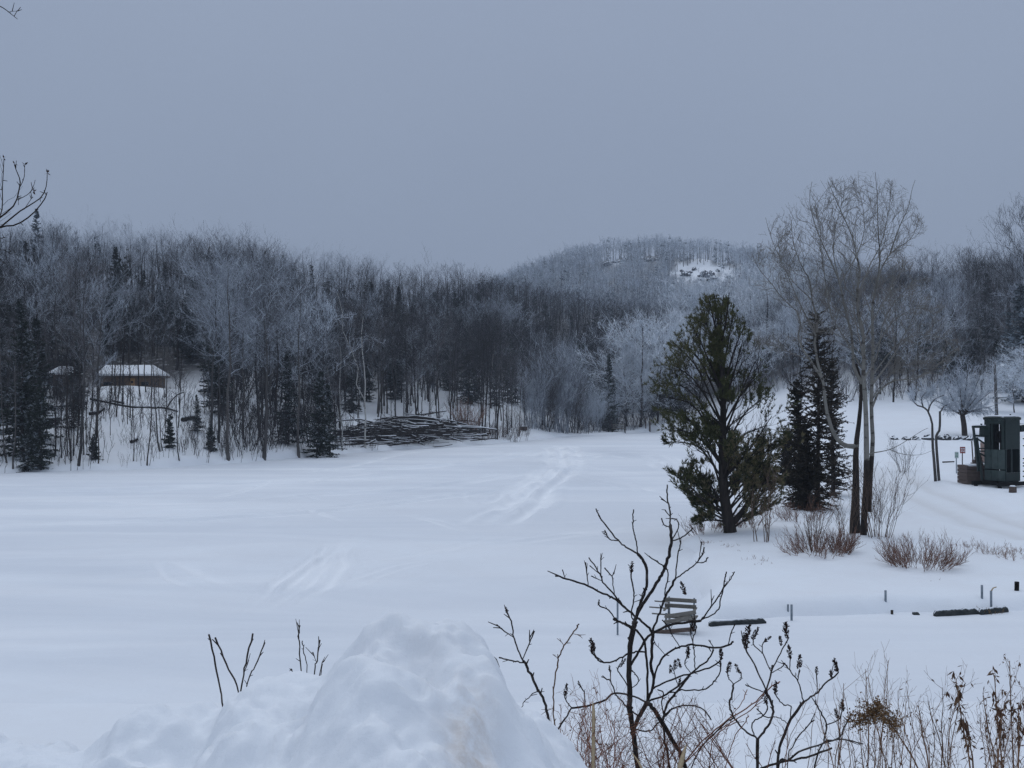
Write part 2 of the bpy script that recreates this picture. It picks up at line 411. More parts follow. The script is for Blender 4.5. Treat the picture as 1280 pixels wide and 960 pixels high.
# land: fan of columns out from the camera, far past the hill
us = np.linspace(-1.0, 1.0, 640)
ds = np.concatenate([np.geomspace(22, 200, 330, endpoint=False), np.geomspace(200, 1450, 170)])
D, U = np.meshgrid(ds, us); X, Y = D * U, D
Z = H(X, Y)
s_ = lake_dist(X, Y); PX = U * F + 640
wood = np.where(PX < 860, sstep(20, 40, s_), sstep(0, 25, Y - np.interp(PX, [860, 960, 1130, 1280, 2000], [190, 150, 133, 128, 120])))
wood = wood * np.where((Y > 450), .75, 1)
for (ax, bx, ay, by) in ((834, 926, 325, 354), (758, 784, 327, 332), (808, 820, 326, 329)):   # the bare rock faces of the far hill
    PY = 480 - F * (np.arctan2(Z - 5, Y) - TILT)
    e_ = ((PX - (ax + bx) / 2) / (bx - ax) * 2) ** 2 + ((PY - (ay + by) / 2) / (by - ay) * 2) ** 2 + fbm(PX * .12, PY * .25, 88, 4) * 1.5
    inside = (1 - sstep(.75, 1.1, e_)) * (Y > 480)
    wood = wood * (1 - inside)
# the ploughed road that runs past the booth
RD = np.array([P(x, y, 1)[:2] * 0 + hit(x, y)[:2] for x, y in ((1300, 672), (1230, 652), (1180, 630), (1140, 612), (1110, 590))])
def line_dist(x, y, pts):
    d2 = np.full(x.shape, 1e18); side = np.zeros(x.shape)
    for a, b in zip(pts[:-1], pts[1:]):
        e = b - a; t = np.clip(((x - a[0]) * e[0] + (y - a[1]) * e[1]) / (e @ e), 0, 1)
        q = (x - a[0] - t * e[0]) ** 2 + (y - a[1] - t * e[1]) ** 2
        cr = (e[0] * (y - a[1]) - e[1] * (x - a[0])) / np.linalg.norm(e)
        side = np.where(q < d2, cr, side); d2 = np.minimum(d2, q)
    return np.sqrt(d2), side
rd, rside = line_dist(X, Y, RD)
road = np.exp(-((np.abs(rside) - .8) / .35) ** 2) * (rd < 6) * .55 + .25 * (1 - sstep(1.6, 2.2, rd))
Z = Z - .05 * np.exp(-((np.abs(rside) - .8) / .35) ** 2) * (rd < 3) + .12 * np.exp(-((rd - 2.3) / .4) ** 2)
V, Fq = grid_mesh(X, Y, Z)
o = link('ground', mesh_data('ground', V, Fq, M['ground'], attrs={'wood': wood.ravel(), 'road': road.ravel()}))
tag(o, kind='structure')

# frozen lake: sheet with snowmobile tracks pressed into it
ul = np.linspace(-.95, .75, 820)
dl = np.concatenate([np.geomspace(9, 30, 200, endpoint=False), np.geomspace(30, 190, 700)])
D, U = np.meshgrid(dl, ul); X, Y = D * U, D
Z = fbm(X * .12, Y * .2, 40, 4) * .05 + fbm(X * .9, Y * .5, 44, 3) * .03
pack = np.zeros(X.shape); scour = np.zeros(X.shape)
def track(pts, width, strength, rut=.05):
    global Z, pack
    q = np.array([hit(x, y)[:2] if y > 546 else np.array(_u(x, 150)) for x, y in pts])
    q = smooth_line(np.c_[q, np.zeros(len(q))], 28)[:, :2]
    bb = (X > q[:, 0].min() - 4) & (X < q[:, 0].max() + 4) & (Y > q[:, 1].min() - 5) & (Y < q[:, 1].max() + 5)
    xx, yy = X[bb], Y[bb]; zz = np.zeros(xx.shape); pk = np.zeros(xx.shape)
    d, sd = line_dist(xx, yy, q); sd = np.sign(sd) * d
    nl = 2 if width < .8 else 4
    for k in range(nl):                       # a sled leaves a belt print between two ski grooves; several passes lie side by side
        off = (k - (nl - 1) / 2) * width * (.5 + .12 * (k % 3)) + .8 * noise2(xx * .13 + k * 9, yy * .13, 70 + k) + .2 * noise2(xx * .6, yy * .6 + k * 5, 75)
        a = np.abs(sd - off); w_ = (width * .2 + .06) * (1 + .4 * (k % 2))
        pk = np.maximum(pk, strength * (1.0 if k % 2 else .75) * np.exp(-(a / w_) ** 2) * np.clip(.6 + 1.3 * fbm(xx * .25, yy * .25, 72 + k, 3), 0, 1))
        zz += rut * (np.exp(-((a - w_ * 1.4) / (w_ * .5)) ** 2) - 1.1 * np.exp(-(a / w_) ** 2))
    ends = sstep(0, 6, np.hypot(xx - q[0, 0], yy - q[0, 1])) * sstep(0, 6, np.hypot(xx - q[-1, 0], yy - q[-1, 1]))
    pack[bb] = np.maximum(pack[bb], np.clip(pk, 0, 1) * ends); Z[bb] += zz * ends
for pts, wd, st, rt in [
    ([(705, 556), (712, 572), (700, 590), (672, 612), (640, 640), (600, 660)], 1.3, .75, .07),
    ([(690, 558), (694, 574), (684, 592), (652, 615), (600, 635)], 1.0, .6, .06),
    ([(640, 610), (520, 625), (380, 640), (200, 650), (0, 655)], 1.0, .45, .04),
    ([(700, 592), (780, 607), (840, 622)], 1.0, .4, .05), ([(712, 575), (780, 566), (825, 572), (850, 590)], 1.6, .45, .05),
    ([(445, 668), (420, 695), (385, 735), (340, 770)], .65, .6, .05), ([(425, 672), (396, 702), (360, 735), (300, 775)], .5, .5, .05),
    ([(620, 668), (560, 685), (480, 700), (420, 712)], .5, .4, .04), ([(600, 690), (520, 705), (440, 728), (380, 745)], .5, .4, .04),
    ([(200, 690), (230, 720), (280, 738), (330, 745)], .6, .35, .04), ([(0, 612), (120, 615), (300, 606), (450, 600), (560, 592)], 1.5, .4, .05),
    ([(0, 628), (200, 630), (420, 618), (560, 606), (650, 590)], 1.2, .4, .05), ([(60, 640), (240, 637), (420, 632)], .9, .4, .04),
    ([(300, 585), (450, 588), (600, 578), (690, 562)], 1.5, .4, .05), ([(560, 690), (700, 672), (860, 655)], .8, .35, .03), ([(0, 700), (120, 690), (200, 692)], .8, .3, .03)]:
    track(pts, wd, st, rt)
gt_ = rs(17)
for i_ in range(26):                          # older, half drifted-over tracks wandering over the ice
    x_, y_ = gt_.uniform(-40, 820), gt_.uniform(556, 700) if i_ % 3 else gt_.uniform(700, 800); dx_ = gt_.uniform(90, 320) * gt_.choice([-1, 1]); dy_ = gt_.uniform(-22, 34)
    if y_ < 600 and x_ < 420: y_ += 40
    track([(x_, y_), (x_ + dx_ * .35, y_ + dy_ * .25 + gt_.uniform(-7, 7)), (x_ + dx_ * .7, y_ + dy_ * .7 + gt_.uniform(-8, 8)), (x_ + dx_, y_ + dy_)], gt_.uniform(.35, .75), gt_.uniform(.35, .7), .03)
for (px, py, w, h, k) in ((640, 580, 60, 6, .5), (770, 566, 40, 5, .7), (735, 600, 40, 7, .45), (780, 606, 35, 4, .5), (560, 612, 90, 6, .4), (430, 606, 70, 4, .4), (520, 640, 110, 5, .25), (300, 625, 110, 4, .35), (330, 700, 110, 14, .22), (560, 715, 120, 14, .18), (130, 720, 90, 14, .15)):
    c = hit(px, py); sx = w / F * c[1]; sy = abs(hit(px, py - h)[1] - c[1]) + .3
    scour = np.maximum(scour, k * np.exp(-(((X - c[0]) / sx) ** 2 + ((Y - c[1]) / sy) ** 2) ** 1.5) * (.75 + .8 * noise2(X * .4, Y * .4, 77)))
V, Fq = grid_mesh(X, Y, Z)
tag(link('frozen_lake', mesh_data('frozen_lake', V, Fq, M['lake'], attrs={'pack': np.clip(pack, 0, 1).ravel(), 'scour': np.clip(scour, 0, 1).ravel()})), kind='structure')

# the bank under the photographer
X, Y = np.meshgrid(np.linspace(-60, 60, 300), np.linspace(-40, 24, 200), indexing='ij')
V, Fq = grid_mesh(X, Y, near(X, Y))
tag(link('snowy_bank_ground', mesh_data('snowy_bank_ground', V, Fq, M['ground'], attrs={'wood': np.zeros(len(V)), 'road': np.zeros(len(V))})), kind='structure')

# ploughed snowbank in front of the camera
X, Y = np.meshgrid(np.linspace(-5.2, 1.5, 460), np.linspace(1.6, 7.2, 380), indexing='ij')
cx = [(-700, 985), (-300, 965), (0, 948), (60, 944), (110, 940), (138, 925), (150, 906), (190, 897), (228, 902), (250, 917), (275, 905), (290, 878), (318, 853), (350, 848), (385, 854), (405, 850), (425, 822), (455, 790), (490, 771), (520, 765), (548, 768), (575, 780), (600, 800), (622, 840), (640, 880), (665, 912), (700, 950), (740, 1010), (800, 1090), (860, 1180), (1100, 1300)]
Y0 = 4.5
xs = np.array([P(a, b, Y0)[0] for a, b in cx]); zs = np.array([P(a, b, Y0)[2] for a, b in cx])
wx = fbm(X * 1.3, Y * 1.3, 61, 3) * .22 * np.clip(np.abs(Y - Y0) / .6, 0, 1); g0 = near(X, Y) - .06
top = np.interp(X + wx, xs, zs); yo = Y0 + .25 * noise2(X * 1.1, X * 0, 63)
prof = np.where(Y < yo, np.exp(-(np.abs(Y - yo) / 1.75) ** 2.3), np.exp(-(np.abs(Y - yo) / .75) ** 2))
Z = g0 + np.maximum(top - g0, 0) * prof
up = np.clip((Z - g0) * 2, 0, 1)
bumps = fbm(X * 2.2, Y * 2.2, 65, 4); rid = .5 - np.abs(fbm(X * 3.1, Y * 2.6, 68, 4)) * 1.6; chunk = np.abs(fbm(X * 6, Y * 6, 73, 3))
Z = Z + up * (bumps * .16 + rid * .12 + fbm(X * 8, Y * 8, 69, 4) * .03 - chunk * .03 + fbm(X * 26, Y * 26, 74, 2) * .010) * np.clip(.45 + np.abs(Y - yo) / .5, 0, 1)
hc = P(508, 812, 4.15); Z = Z - .17 * np.exp(-(((X - hc[0]) / .13) ** 2 + ((Y - hc[1]) / .17) ** 2)) + .035 * np.exp(-(((X - hc[0] + .0) / .20) ** 2 + ((Y - hc[1] - .26) / .08) ** 2))
hc = P(440, 870, 4.0); Z = Z + .05 * np.exp(-(((X - hc[0]) / .16) ** 2 + ((Y - hc[1]) / .3) ** 2))
dc = P(588, 925, 3.75); dirt = np.exp(-(((X - dc[0]) / .09) ** 2 + ((Y - dc[1]) / .30) ** 2)) * .75
dc = P(540, 840, 4.2); dirt = np.maximum(dirt, np.exp(-(((X - dc[0]) / .25) ** 2 + ((Y - dc[1]) / .5) ** 2)) * .10)
V, Fq = grid_mesh(X, Y, Z)
tag(link('snowbank', mesh_data('snowbank', V, Fq, M['bank'], attrs={'dirt': dirt.ravel()})), 'lumpy ploughed snowbank with a dirt-stained right flank at the bottom', 'snowbank')
# ------------------------------------------------------------------ tree builders (local space, foot at the origin)
def deciduous(seed, Ht, lo=.35, spread=.22, n=(16, 6, 5), r0=.13, ang=(35, 68), twr=.010, up=.26, lean=.03, k=(6, 4, 3, 2), droop=0, fork=0, tl=.55):
    """returns (trunk V,F), (crown V,F)"""
    g = rs(seed); N = 9
    t = np.linspace(0, 1, N)
    tr = np.stack([np.cumsum(g.randn(N) * .009 * Ht * (t > 0)) + lean * Ht * t * g.randn(), np.cumsum(g.randn(N) * .009 * Ht * (t > 0)) + lean * Ht * t * g.randn(), t * Ht - .35], -1)
    R0 = r0 * (1 - t) ** .8 + .018; R0[0] *= 1.25
    trunk = [tubes(tr[None], R0[None], k[0])]
    par, pr = tr[None], R0[None]
    if fork:
        fp, fr = sprout(g, tr[None], R0[None], fork, .25, .5, (14, 28), .62, .35, 7, .02, .75, .03, .2)
        trunk.append(tubes(fp, fr, 5)); 
    c1, r1 = sprout(g, tr[None], R0[None], n[0], lo, .99, ang, spread, up, 5, .05, .32, .015, .55)
    prof = .45 + .75 * np.sin(math.pi * np.clip((c1[:, 0, 2] / Ht - lo) / (1 - lo), 0, 1) ** .75)
    c1 = c1[:, :1] + (c1 - c1[:, :1]) * (prof * 2.2)[:, None, None]
    if fork:
        f1, q1 = sprout(g, fp, fr, max(4, n[0] // 2), .2, .98, ang, .42, up, 5, .05, .42, .02, .5)
        c1 = np.concatenate([c1, f1]); r1 = np.concatenate([r1, q1])
    c2, r2 = sprout(g, c1, r1, n[1], .2, 1.0, (25, 55), tl, up * .6, 4, .06, .55, twr, .45)
    c3, r3 = sprout(g, c2, r2, n[2], .15, 1.0, (25, 60), tl, up * .5 - droop, 3, .06, .6, twr * .8, .35)
    cr = [tubes(c1, r1, k[1]), tubes(c2, r2, k[2]), tubes(c3, r3, k[3])]
    if len(n) > 3:
        c4, r4 = sprout(g, c3, r3, n[3], .2, 1.0, (25, 60), .6, up * .3 - droop, 3, .06, .7, twr * .6, .3)
        cr.append(tubes(c4, r4, 2))
    return trunk, cr

def leafquads(g, C, D, L, W):
    """flat diamond faces at C pointing along D (needle bunches, dry leaves)"""
    n = len(C); D = norm(D); S = norm(np.cross(D, g.randn(n, 3)))
    L = np.broadcast_to(L, (n,))[:, None]; W = np.broadcast_to(W, (n,))[:, None]
    V = np.stack([C, C + D * L * .45 + S * W * .5, C + D * L, C + D * L * .45 - S * W * .5], 1)
    return V.reshape(-1, 3), np.arange(n * 4).reshape(-1, 4)

def conifer(seed, Ht, base=.08, rad=.2, nb=70, spr=16, r0=.1, droop=.25, ql=.42, qw=.16, ragged=.3, power=.85, zj=.16):
    g = rs(seed); N = 8; t = np.linspace(0, 1, N)
    tr = np.stack([np.cumsum(g.randn(N) * .006 * Ht), np.cumsum(g.randn(N) * .006 * Ht), t * Ht - .3], -1); tr[0, :2] = 0
    trunk = [tubes(tr[None], (r0 * (1 - t) + .012)[None], 6)]
    h = base + (1 - base) * np.sort(g.rand(nb)) ** 1.0
    lump = rs(seed + 3).rand(9, 7); lump = lump[(h * 8.99).astype(int), np.minimum((g.rand(nb) * 0 + 0).astype(int), 6)]
    L = (.72 + .5 * lump) * rad * Ht * (1.03 - h) ** power * g.uniform(1 - ragged, 1 + ragged * .6, nb) / (1 - base) ** power + .05
    az = g.rand(nb) * 2 * math.pi
    A = np.stack([np.interp(h, t, tr[:, 0]), np.interp(h, t, tr[:, 1]), h * Ht - .3], -1)
    D = np.stack([np.cos(az), np.sin(az), (.45 * h - droop) + g.randn(nb) * zj], -1)
    s = np.linspace(0, 1, 4)
    B = A[:, None] + D[:, None] * (L[:, None] * s)[..., None] + np.array([0, 0, .12])[None, None] * (L[:, None] * s ** 2)[..., None]
    Rb = (.012 + .012 * L)[:, None] * (1 - .8 * s)
    trunk.append(tubes(B, Rb, 3))
    q = g.rand(nb, spr) ** .75; fi = q * 2.999; i = fi.astype(int); w = (fi - i)[..., None]; m = np.arange(nb)[:, None]
    C = B[m, i] * (1 - w) + B[m, i + 1] * w
    side = np.stack([-np.sin(az), np.cos(az), az * 0], -1)
    sg = np.where(g.rand(nb, spr) < .5, -1, 1) * g.uniform(.25, 1.1, (nb, spr))
    DD = norm(D[:, None] * .9 + side[:, None] * sg[..., None] + g.randn(nb, spr, 3) * np.array([.2, .2, .38]) + np.array([0, 0, -.10]))
    ln = ql * g.uniform(.6, 1.3, (nb, spr)) * (.45 + .55 * np.clip(L / L.max(), 0, 1))[:, None] * (1.15 - .5 * q)
    V, Fq = leafquads(g, C.reshape(-1, 3), DD.reshape(-1, 3), ln.ravel(), ln.ravel() * qw / ql)
    V2, F2 = leafquads(g, C.reshape(-1, 3) - [0, 0, .02], (DD + g.randn(nb, spr, 3) * .35).reshape(-1, 3), ln.ravel() * .8, ln.ravel() * qw / ql)
    tn = np.repeat((g.rand(nb)[:, None] * .5 + g.rand(nb, spr) * .5).ravel(), 4)
    return trunk, [(V, Fq, tn), (V2, F2, tn)]

def shrub(seed, Ht, n=14, spread=.5, k=(3, 3, 2), c=(6, 5), r=.012, tw=.006, base=.2, up=.5):
    g = rs(seed)
    az = g.rand(n) * 6.283; b = np.stack([np.cos(az) * base * g.rand(n) ** .5, np.sin(az) * base * g.rand(n) ** .5, np.full(n, -.2)], -1)
    L = Ht * g.uniform(.55, 1.1, n); sp = spread * g.uniform(.3, 1.2, n)
    D = norm(np.stack([np.cos(az) * sp, np.sin(az) * sp, np.ones(n)], -1)); t = np.linspace(0, 1, 6)
    S = b[:, None] + D[:, None] * (L[:, None] * t)[..., None] + g.randn(n, 6, 3) * (.03 * L)[:, None, None] * t[None, :, None]
    Rr = r * g.uniform(.6, 1.2, n)[:, None] * (1 - .7 * t)
    out = [tubes(S, Rr, k[0])]
    c1, r1 = sprout(g, S, Rr, c[0], .25, 1, (20, 50), .38, up, 4, .05, .6, tw, .4); out.append(tubes(c1, r1, k[1]))
    c2, r2 = sprout(g, c1, r1, c[1], .2, 1, (20, 55), .5, up, 3, .05, .6, tw * .7, .3); out.append(tubes(c2, r2, k[2]))
    return out

def pack_mesh(name, shapes, m):
    b = MB()
    for s in shapes: b.add(s[0], s[1], 0, s[2] if len(s) > 2 else None)
    return b.data(name, m, True)

def tree_proto(kind, pair, bark, crown):
    tr, cr = pair
    return pack_mesh('trunk', tr, M[bark]), pack_mesh('crown', cr, M[crown])

def plant(name, meshes, loc, label, cat, group=None, sc=1.0, rz=0.0):
    r = thing(name, label, cat, loc, group, rz)
    r.scale = sc if isinstance(sc, tuple) else (sc,) * 3
    link('trunk', meshes[0], r); link('crown', meshes[1], r)
    return r

T = {}
# bare hardwoods of 12 m: dark, plain, rimed and frosted crowns
for i in range(4):
    T['dark', i] = tree_proto('t', deciduous(100 + i, 12, .32, .21, (20, 6, 5, 4), .085), 'darkbark', 'darktwig')
for i in range(4):
    T['bare', i] = tree_proto('t', deciduous(120 + i, 12, .36, .20, (20, 6, 5, 4), .085), 'bark', 'twig')
for i in range(3):
    T['rimed', i] = tree_proto('t', deciduous(140 + i, 12, .46, .18, (20, 6, 5, 5), .08, twr=.011, up=.2), 'bark', 'midfrost')
for i in range(3):
    T['frost', i] = tree_proto('t', deciduous(160 + i, 12, .16, .25, (26, 7, 6, 4), .10, twr=.026, up=.10), 'darkbark', 'frost')
for i in range(2):
    T['white', i] = tree_proto('t', deciduous(165 + i, 12, .12, .24, (28, 7, 7, 5), .10, twr=.026, up=.06), 'darkbark', 'frost')
for i in range(3):
    T['hoar', i] = tree_proto('t', deciduous(170 + i, 12, .26, .23, (22, 6, 5, 4), .09, twr=.020, up=.15), 'darkbark', 'dullfrost')
for i in range(2):
    T['birch', i] = tree_proto('t', deciduous(180 + i, 12, .48, .15, (14, 6, 5, 3), .075, twr=.010, lean=.06, fork=1), 'birch', 'twig')
for i in range(3):
    T['sapling', i] = tree_proto('t', deciduous(190 + i, 6, .30, .15, (11, 5, 4), .030, twr=.007, lean=.03), 'darkbark', 'darktwig')
for i in range(3):
    T['pole', i] = tree_proto('t', deciduous(200 + i, 11, .50, .14, (13, 6, 5), .06, twr=.009, lean=.03), 'bark', 'twig')
for i in range(4):
    T['fir', i] = tree_proto('t', conifer(300 + i, 11, .04, .17, 230, 34, .11, ragged=.5), 'darkbark', 'fir')
for i in range(2):
    T['rimefir', i] = tree_proto('t', conifer(320 + i, 12, .05, .17, 230, 34, .12, ragged=.5), 'darkbark', 'rimefir')
for i in range(2):
    T['smallfir', i] = tree_proto('t', conifer(330 + i, 3.2, .03, .25, 110, 24, .05, .2, .34, .13, .5), 'darkbark', 'fir')

g = rs(7)
placed = []
def free(x, y, dmin):
    for a, b in placed:
        if (a - x) ** 2 + (b - y) ** 2 < dmin * dmin: return False
    placed.append((x, y)); return True
counts = {}
def put(kind, px, d, ht, name, label, cat, group=None, xy=None, sx=1.0):
    ks = [k for k in T if k[0] == kind]; key = ks[counts.get(kind, 0) % len(ks)]; counts[kind] = counts.get(kind, 0) + 1
    base = {'sapling': 6, 'pole': 11, 'fir': 11, 'smallfir': 3.2}.get(kind, 12)
    p = gpt(px, d) if xy is None else np.array([xy[0], xy[1], h1(*xy)])
    placed.append((p[0], p[1]))
    s = ht / base
    return plant(name, T[key], p, label, cat, group, (s * sx, s * sx, s), g.rand() * 6.28)

def tall(px, py0, py1, kind, name, label, cat, group=None, sx=1.0, d=None):
    """a tree whose foot and top are seen at these pixels"""
    p = hit(px, py0) if d is None else gpt(px, d)
    base_py = 480 - F * math.tan(math.atan2(p[2] - 5, p[1]) - TILT)
    return put(kind, px, p[1], (base_py - py1) / F * p[1], name, label, cat, group, sx=sx)

# --- trees that can be told apart
tall(45, 600, 258, 'rimefir', 'conifer_tree', 'tall rimed conifer standing above the skyline under the overhanging twigs', 'conifer', d=215, sx=.9)
tall(397, 572, 462, 'fir', 'fir_tree', 'broad dark fir at the lake edge left of the brush pile', 'fir', sx=1.15)
tall(412, 570, 478, 'fir', 'fir_tree', 'narrower dark fir crowding the broad one left of the brush pile', 'fir')
tall(52, 588, 468, 'fir', 'fir_tree', 'tall ragged dark fir at the lake edge below the shed', 'fir', sx=.9)
tall(36, 590, 512, 'fir', 'fir_tree', 'shorter dark fir on the shore left of the tall ragged one', 'fir', sx=1.1)
tall(92, 538, 474, 'fir', 'fir_tree', 'slim dark fir on the slope right below the shed', 'fir')
tall(118, 575, 540, 'smallfir', 'small_fir', 'little fir on the snowy slope left below the cabin', 'fir')
tall(212, 560, 514, 'smallfir', 'small_fir', 'little fir on the snowy slope right below the cabin', 'fir', sx=.8)
tall(264, 564, 528, 'smallfir', 'small_fir', 'little spreading fir at the right edge of the open slope', 'fir')
tall(247, 540, 492, 'fir', 'fir_tree', 'medium dark fir on the slope right of the cabin', 'fir', sx=1.1)
tall(768, 545, 424, 'fir', 'fir_tree', 'dark fir behind the frosted thicket at the lake head', 'fir', d=195)
tall(457, 560, 392, 'birch', 'birch_tree', 'pale forked birch in the woods left of the brush pile', 'birch')
tall(428, 566, 430, 'birch', 'birch_tree', 'pale leaning birch just above the dark firs', 'birch', sx=.9)
tall(612, 545, 392, 'birch', 'birch_tree', 'pale birch with a thin crown right of the brush pile', 'birch', d=165)
tall(640, 545, 432, 'birch', 'birch_tree', 'slim pale birch left of the frosted thicket', 'birch', d=168, sx=.8)
tall(98, 585, 335, 'bare', 'bare_tree', 'tall straight bare tree on the shore between shed and cabin', 'tree', sx=.8)
tall(120, 545, 360, 'rimed', 'bare_tree', 'lightly frosted tall tree left of the cabin', 'tree')
tall(286, 576, 330, 'rimed', 'bare_tree', 'tall frost-topped tree at the lake edge right of the cabin', 'tree')
tall(330, 574, 338, 'rimed', 'bare_tree', 'frost-topped tree on the shore left of the dark firs', 'tree', sx=1.1)
tall(262, 560, 330, 'rimed', 'bare_tree', 'pale-crowned tree behind the little spreading fir', 'tree', sx=1.1)
tall(374, 572, 360, 'rimed', 'bare_tree', 'rimed tree leaning over the broad dark fir', 'tree')
tall(184, 583, 470, 'sapling', 'sapling', 'thin dark forked sapling on the shore straight below the cabin', 'sapling')
tall(165, 555, 480, 'sapling', 'sapling', 'thin crooked sapling on the slope under the cabin porch', 'sapling')
tall(225, 578, 465, 'pole', 'sapling', 'straight thin sapling right of the little fir below the cabin', 'sapling')
for px, py0, py1, lab in ((800, 543, 404, 'large white-frosted tree beside the post at the lake head'), (822, 540, 412, 'white-frosted tree just behind the big pine'),
                          (784, 545, 440, 'white-frosted tree leaning over the far bench')):
    tall(px, py0, py1, 'white', 'frosted_tree', lab, 'tree', sx=1.3, d={800: 173, 822: 178, 784: 176}[px])
for px, d, top, lab in ((850, 205, 395, 'frosted tree whose top shows left of the pine tip'), (870, 215, 360, 'frosted crown behind the pine tip'),
                        (935, 200, 350, 'frosted tree filling the gap right of the pine top'), (962, 190, 335, 'tall frosted tree between pine and poplar'),
                        (985, 175, 345, 'frosted tree behind the dark spruce'), (1003, 180, 325, 'tall frosted tree behind the poplar left side'), (915, 170, 415, 'small frosted tree right of the pine trunk'),
                        (950, 160, 410, 'small frosted tree between the pine and the spruce')):
    tall(px, 0, top, 'frost', 'frosted_tree', lab, 'tree', d=d, sx=1.2)
tall(1192, 0, 385, 'fir', 'conifer_tree', 'dark conifer in the woods above the round apple tree', 'conifer', d=137, sx=1.25)
tall(1278, 0, 352, 'rimefir', 'conifer_tree', 'snow-dusted conifer at the right edge above the booth', 'conifer', d=120, sx=1.5)
tall(1262, 0, 395, 'rimefir', 'conifer_tree', 'smaller snow-dusted conifer left of the right-edge one', 'conifer', d=128, sx=1.3)
tall(1288, 0, 272, 'dark', 'bare_tree', 'tallest bare tree at the right edge of the skyline', 'tree', d=150)
tall(1226, 0, 470, 'frost', 'frosted_tree', 'low white-frosted tree just left of the lamp pole', 'tree', d=112, sx=1.5)
tall(1284, 0, 440, 'frost', 'frosted_tree', 'low white-frosted tree at the right edge below the snow-dusted conifers', 'tree', d=108, sx=1.4)
tall(1268, 0, 455, 'frost', 'frosted_tree', 'low frosted tree beside the lamp pole', 'tree', d=112, sx=1.3)

# --- the wood on the left shore and slope, tree by tree
ZONES = [(-120, 90, 'bare tree in the wood left of the shed', 'trees left of the shed'), (90, 260, 'bare tree in the wood behind the cabin', 'trees behind the cabin'),
         (260, 400, 'bare tree in the wood between the cabin and the dark firs', 'trees between cabin and firs'), (400, 590, 'bare tree in the wood around the brush pile', 'trees around the brush pile'),
         (590, 700, 'bare tree in the wood left of the frosted thicket', 'trees left of the thicket'), (700, 860, 'bare tree in the dark wood behind the lake head', 'trees behind the lake head')]
def zone(px, word='bare tree'):
    for a, b, l, gr in ZONES:
        if a <= px < b: return l.replace('bare tree', word), gr.replace('trees', word + 's')
n_ind = 0
for it in range(2600):
    if n_ind >= 215: break
    px = g.uniform(-110, 850); back = g.rand() ** 1.35 * 60
    d = shore(px) + 1.5 + back
    if 100 < px < 262 and d < 131: continue
    if px <= 100 and d < 90 and g.rand() < .35: continue
    if 430 < px < 600 and d < 128: continue
    if px > 640 and d < shore(px) + 22: continue
    if -8 < px < 126 and d < 103: continue
    x = (px - 640) / F * d
    if not free(x, d, 2.1): continue
    q = g.rand(); ht = g.uniform(9.5, 13.5) * (.8 if d < shore(px) + 6 else 1)
    kind = 'dark' if q < .46 else ('bare' if q < .58 else (('rimed' if g.rand() < .7 else 'hoar') if q < (.92 if 230 < px < 430 else .84) else 'pole'))
    lab, gr = zone(px, {'dark': 'dark bare tree', 'bare': 'grey bare tree', 'rimed': 'lightly frosted tree', 'hoar': 'pale frosted tree', 'pole': 'thin bare tree'}[kind])
    put(kind, px, d, ht, 'bare_tree', lab, 'tree', gr); n_ind += 1
n_fir = 0
for it in range(1500):
    if n_fir >= 150: break
    px = g.uniform(-110, 850); d = shore(px) + (g.uniform(3, 30) if g.rand() < .35 and (px < 100 or px > 262) and not 420 < px < 720 else g.uniform(26, 95))
    if 100 < px < 262 and d < 134: continue
    if 55 < px < 85 and d < 124: continue
    x = (px - 640) / F * d
    if not free(x, d, 2.0): continue
    lab, gr = zone(px, 'dark conifer')
    put('fir', px, d, g.uniform(6, 12.5), 'conifer_tree', lab.replace('bare tree', 'dark conifer'), 'conifer', gr, sx=g.uniform(.8, 1.2)); n_fir += 1
# saplings along the left shore
for it in range(170):
    px = g.uniform(-20, 660) if it % 3 else g.uniform(-10, 125)
    d = shore(px) + g.uniform(.6, 26 if px < 300 else 9)
    if 430 < px < 590: d = shore(px) + g.uniform(10, 20)
    kind = 'sapling' if g.rand() < .7 else 'pole'
    lab = 'thin sapling on the open snowy slope below the cabin' if 90 < px < 262 else ('thin sapling on the shore left of the slope below the cabin' if px <= 90 else ('thin sapling on the shore between the open slope and the firs' if px < 400 else 'thin sapling among the trunks behind the brush pile'))
    put(kind, px, d, g.uniform(2.5, 7.5) if kind == 'sapling' else g.uniform(6, 9), 'sapling', lab, 'sapling', lab.replace('thin sapling', 'saplings'), sx=1.0)
# trunks seen against the snowy clearing behind the brush pile
for it in range(84):
    px = g.uniform(425, 700); d = np.interp(px, [425, 540, 700], [128, 140, 172]) + g.uniform(0, 24)
    x = (px - 640) / F * d
    if not free(x, d, .8): continue
    lab, gr = zone(px, 'thin trunk tree'); put('pole' if g.rand() < .6 else 'dark', px, d, g.uniform(9, 12.5), 'bare_tree', 'slim dark tree against the snowy clearing ' + ('behind the brush pile' if px < 600 else 'right of the brush pile'), 'tree', 'slim trees against the clearing')
# fine scrub poking out of the snow along the shore and on the open slope
sc_ = []
for i in range(3):
    b = MB()
    for s in shrub(550 + i, 1.7, 5, .25, (3, 2, 2), (4, 3), .016, .010, .5, .5): b.add(s[0], s[1], 0)
    sc_.append((np.vstack(b.v), np.vstack(b.f), np.concatenate(b.m)))
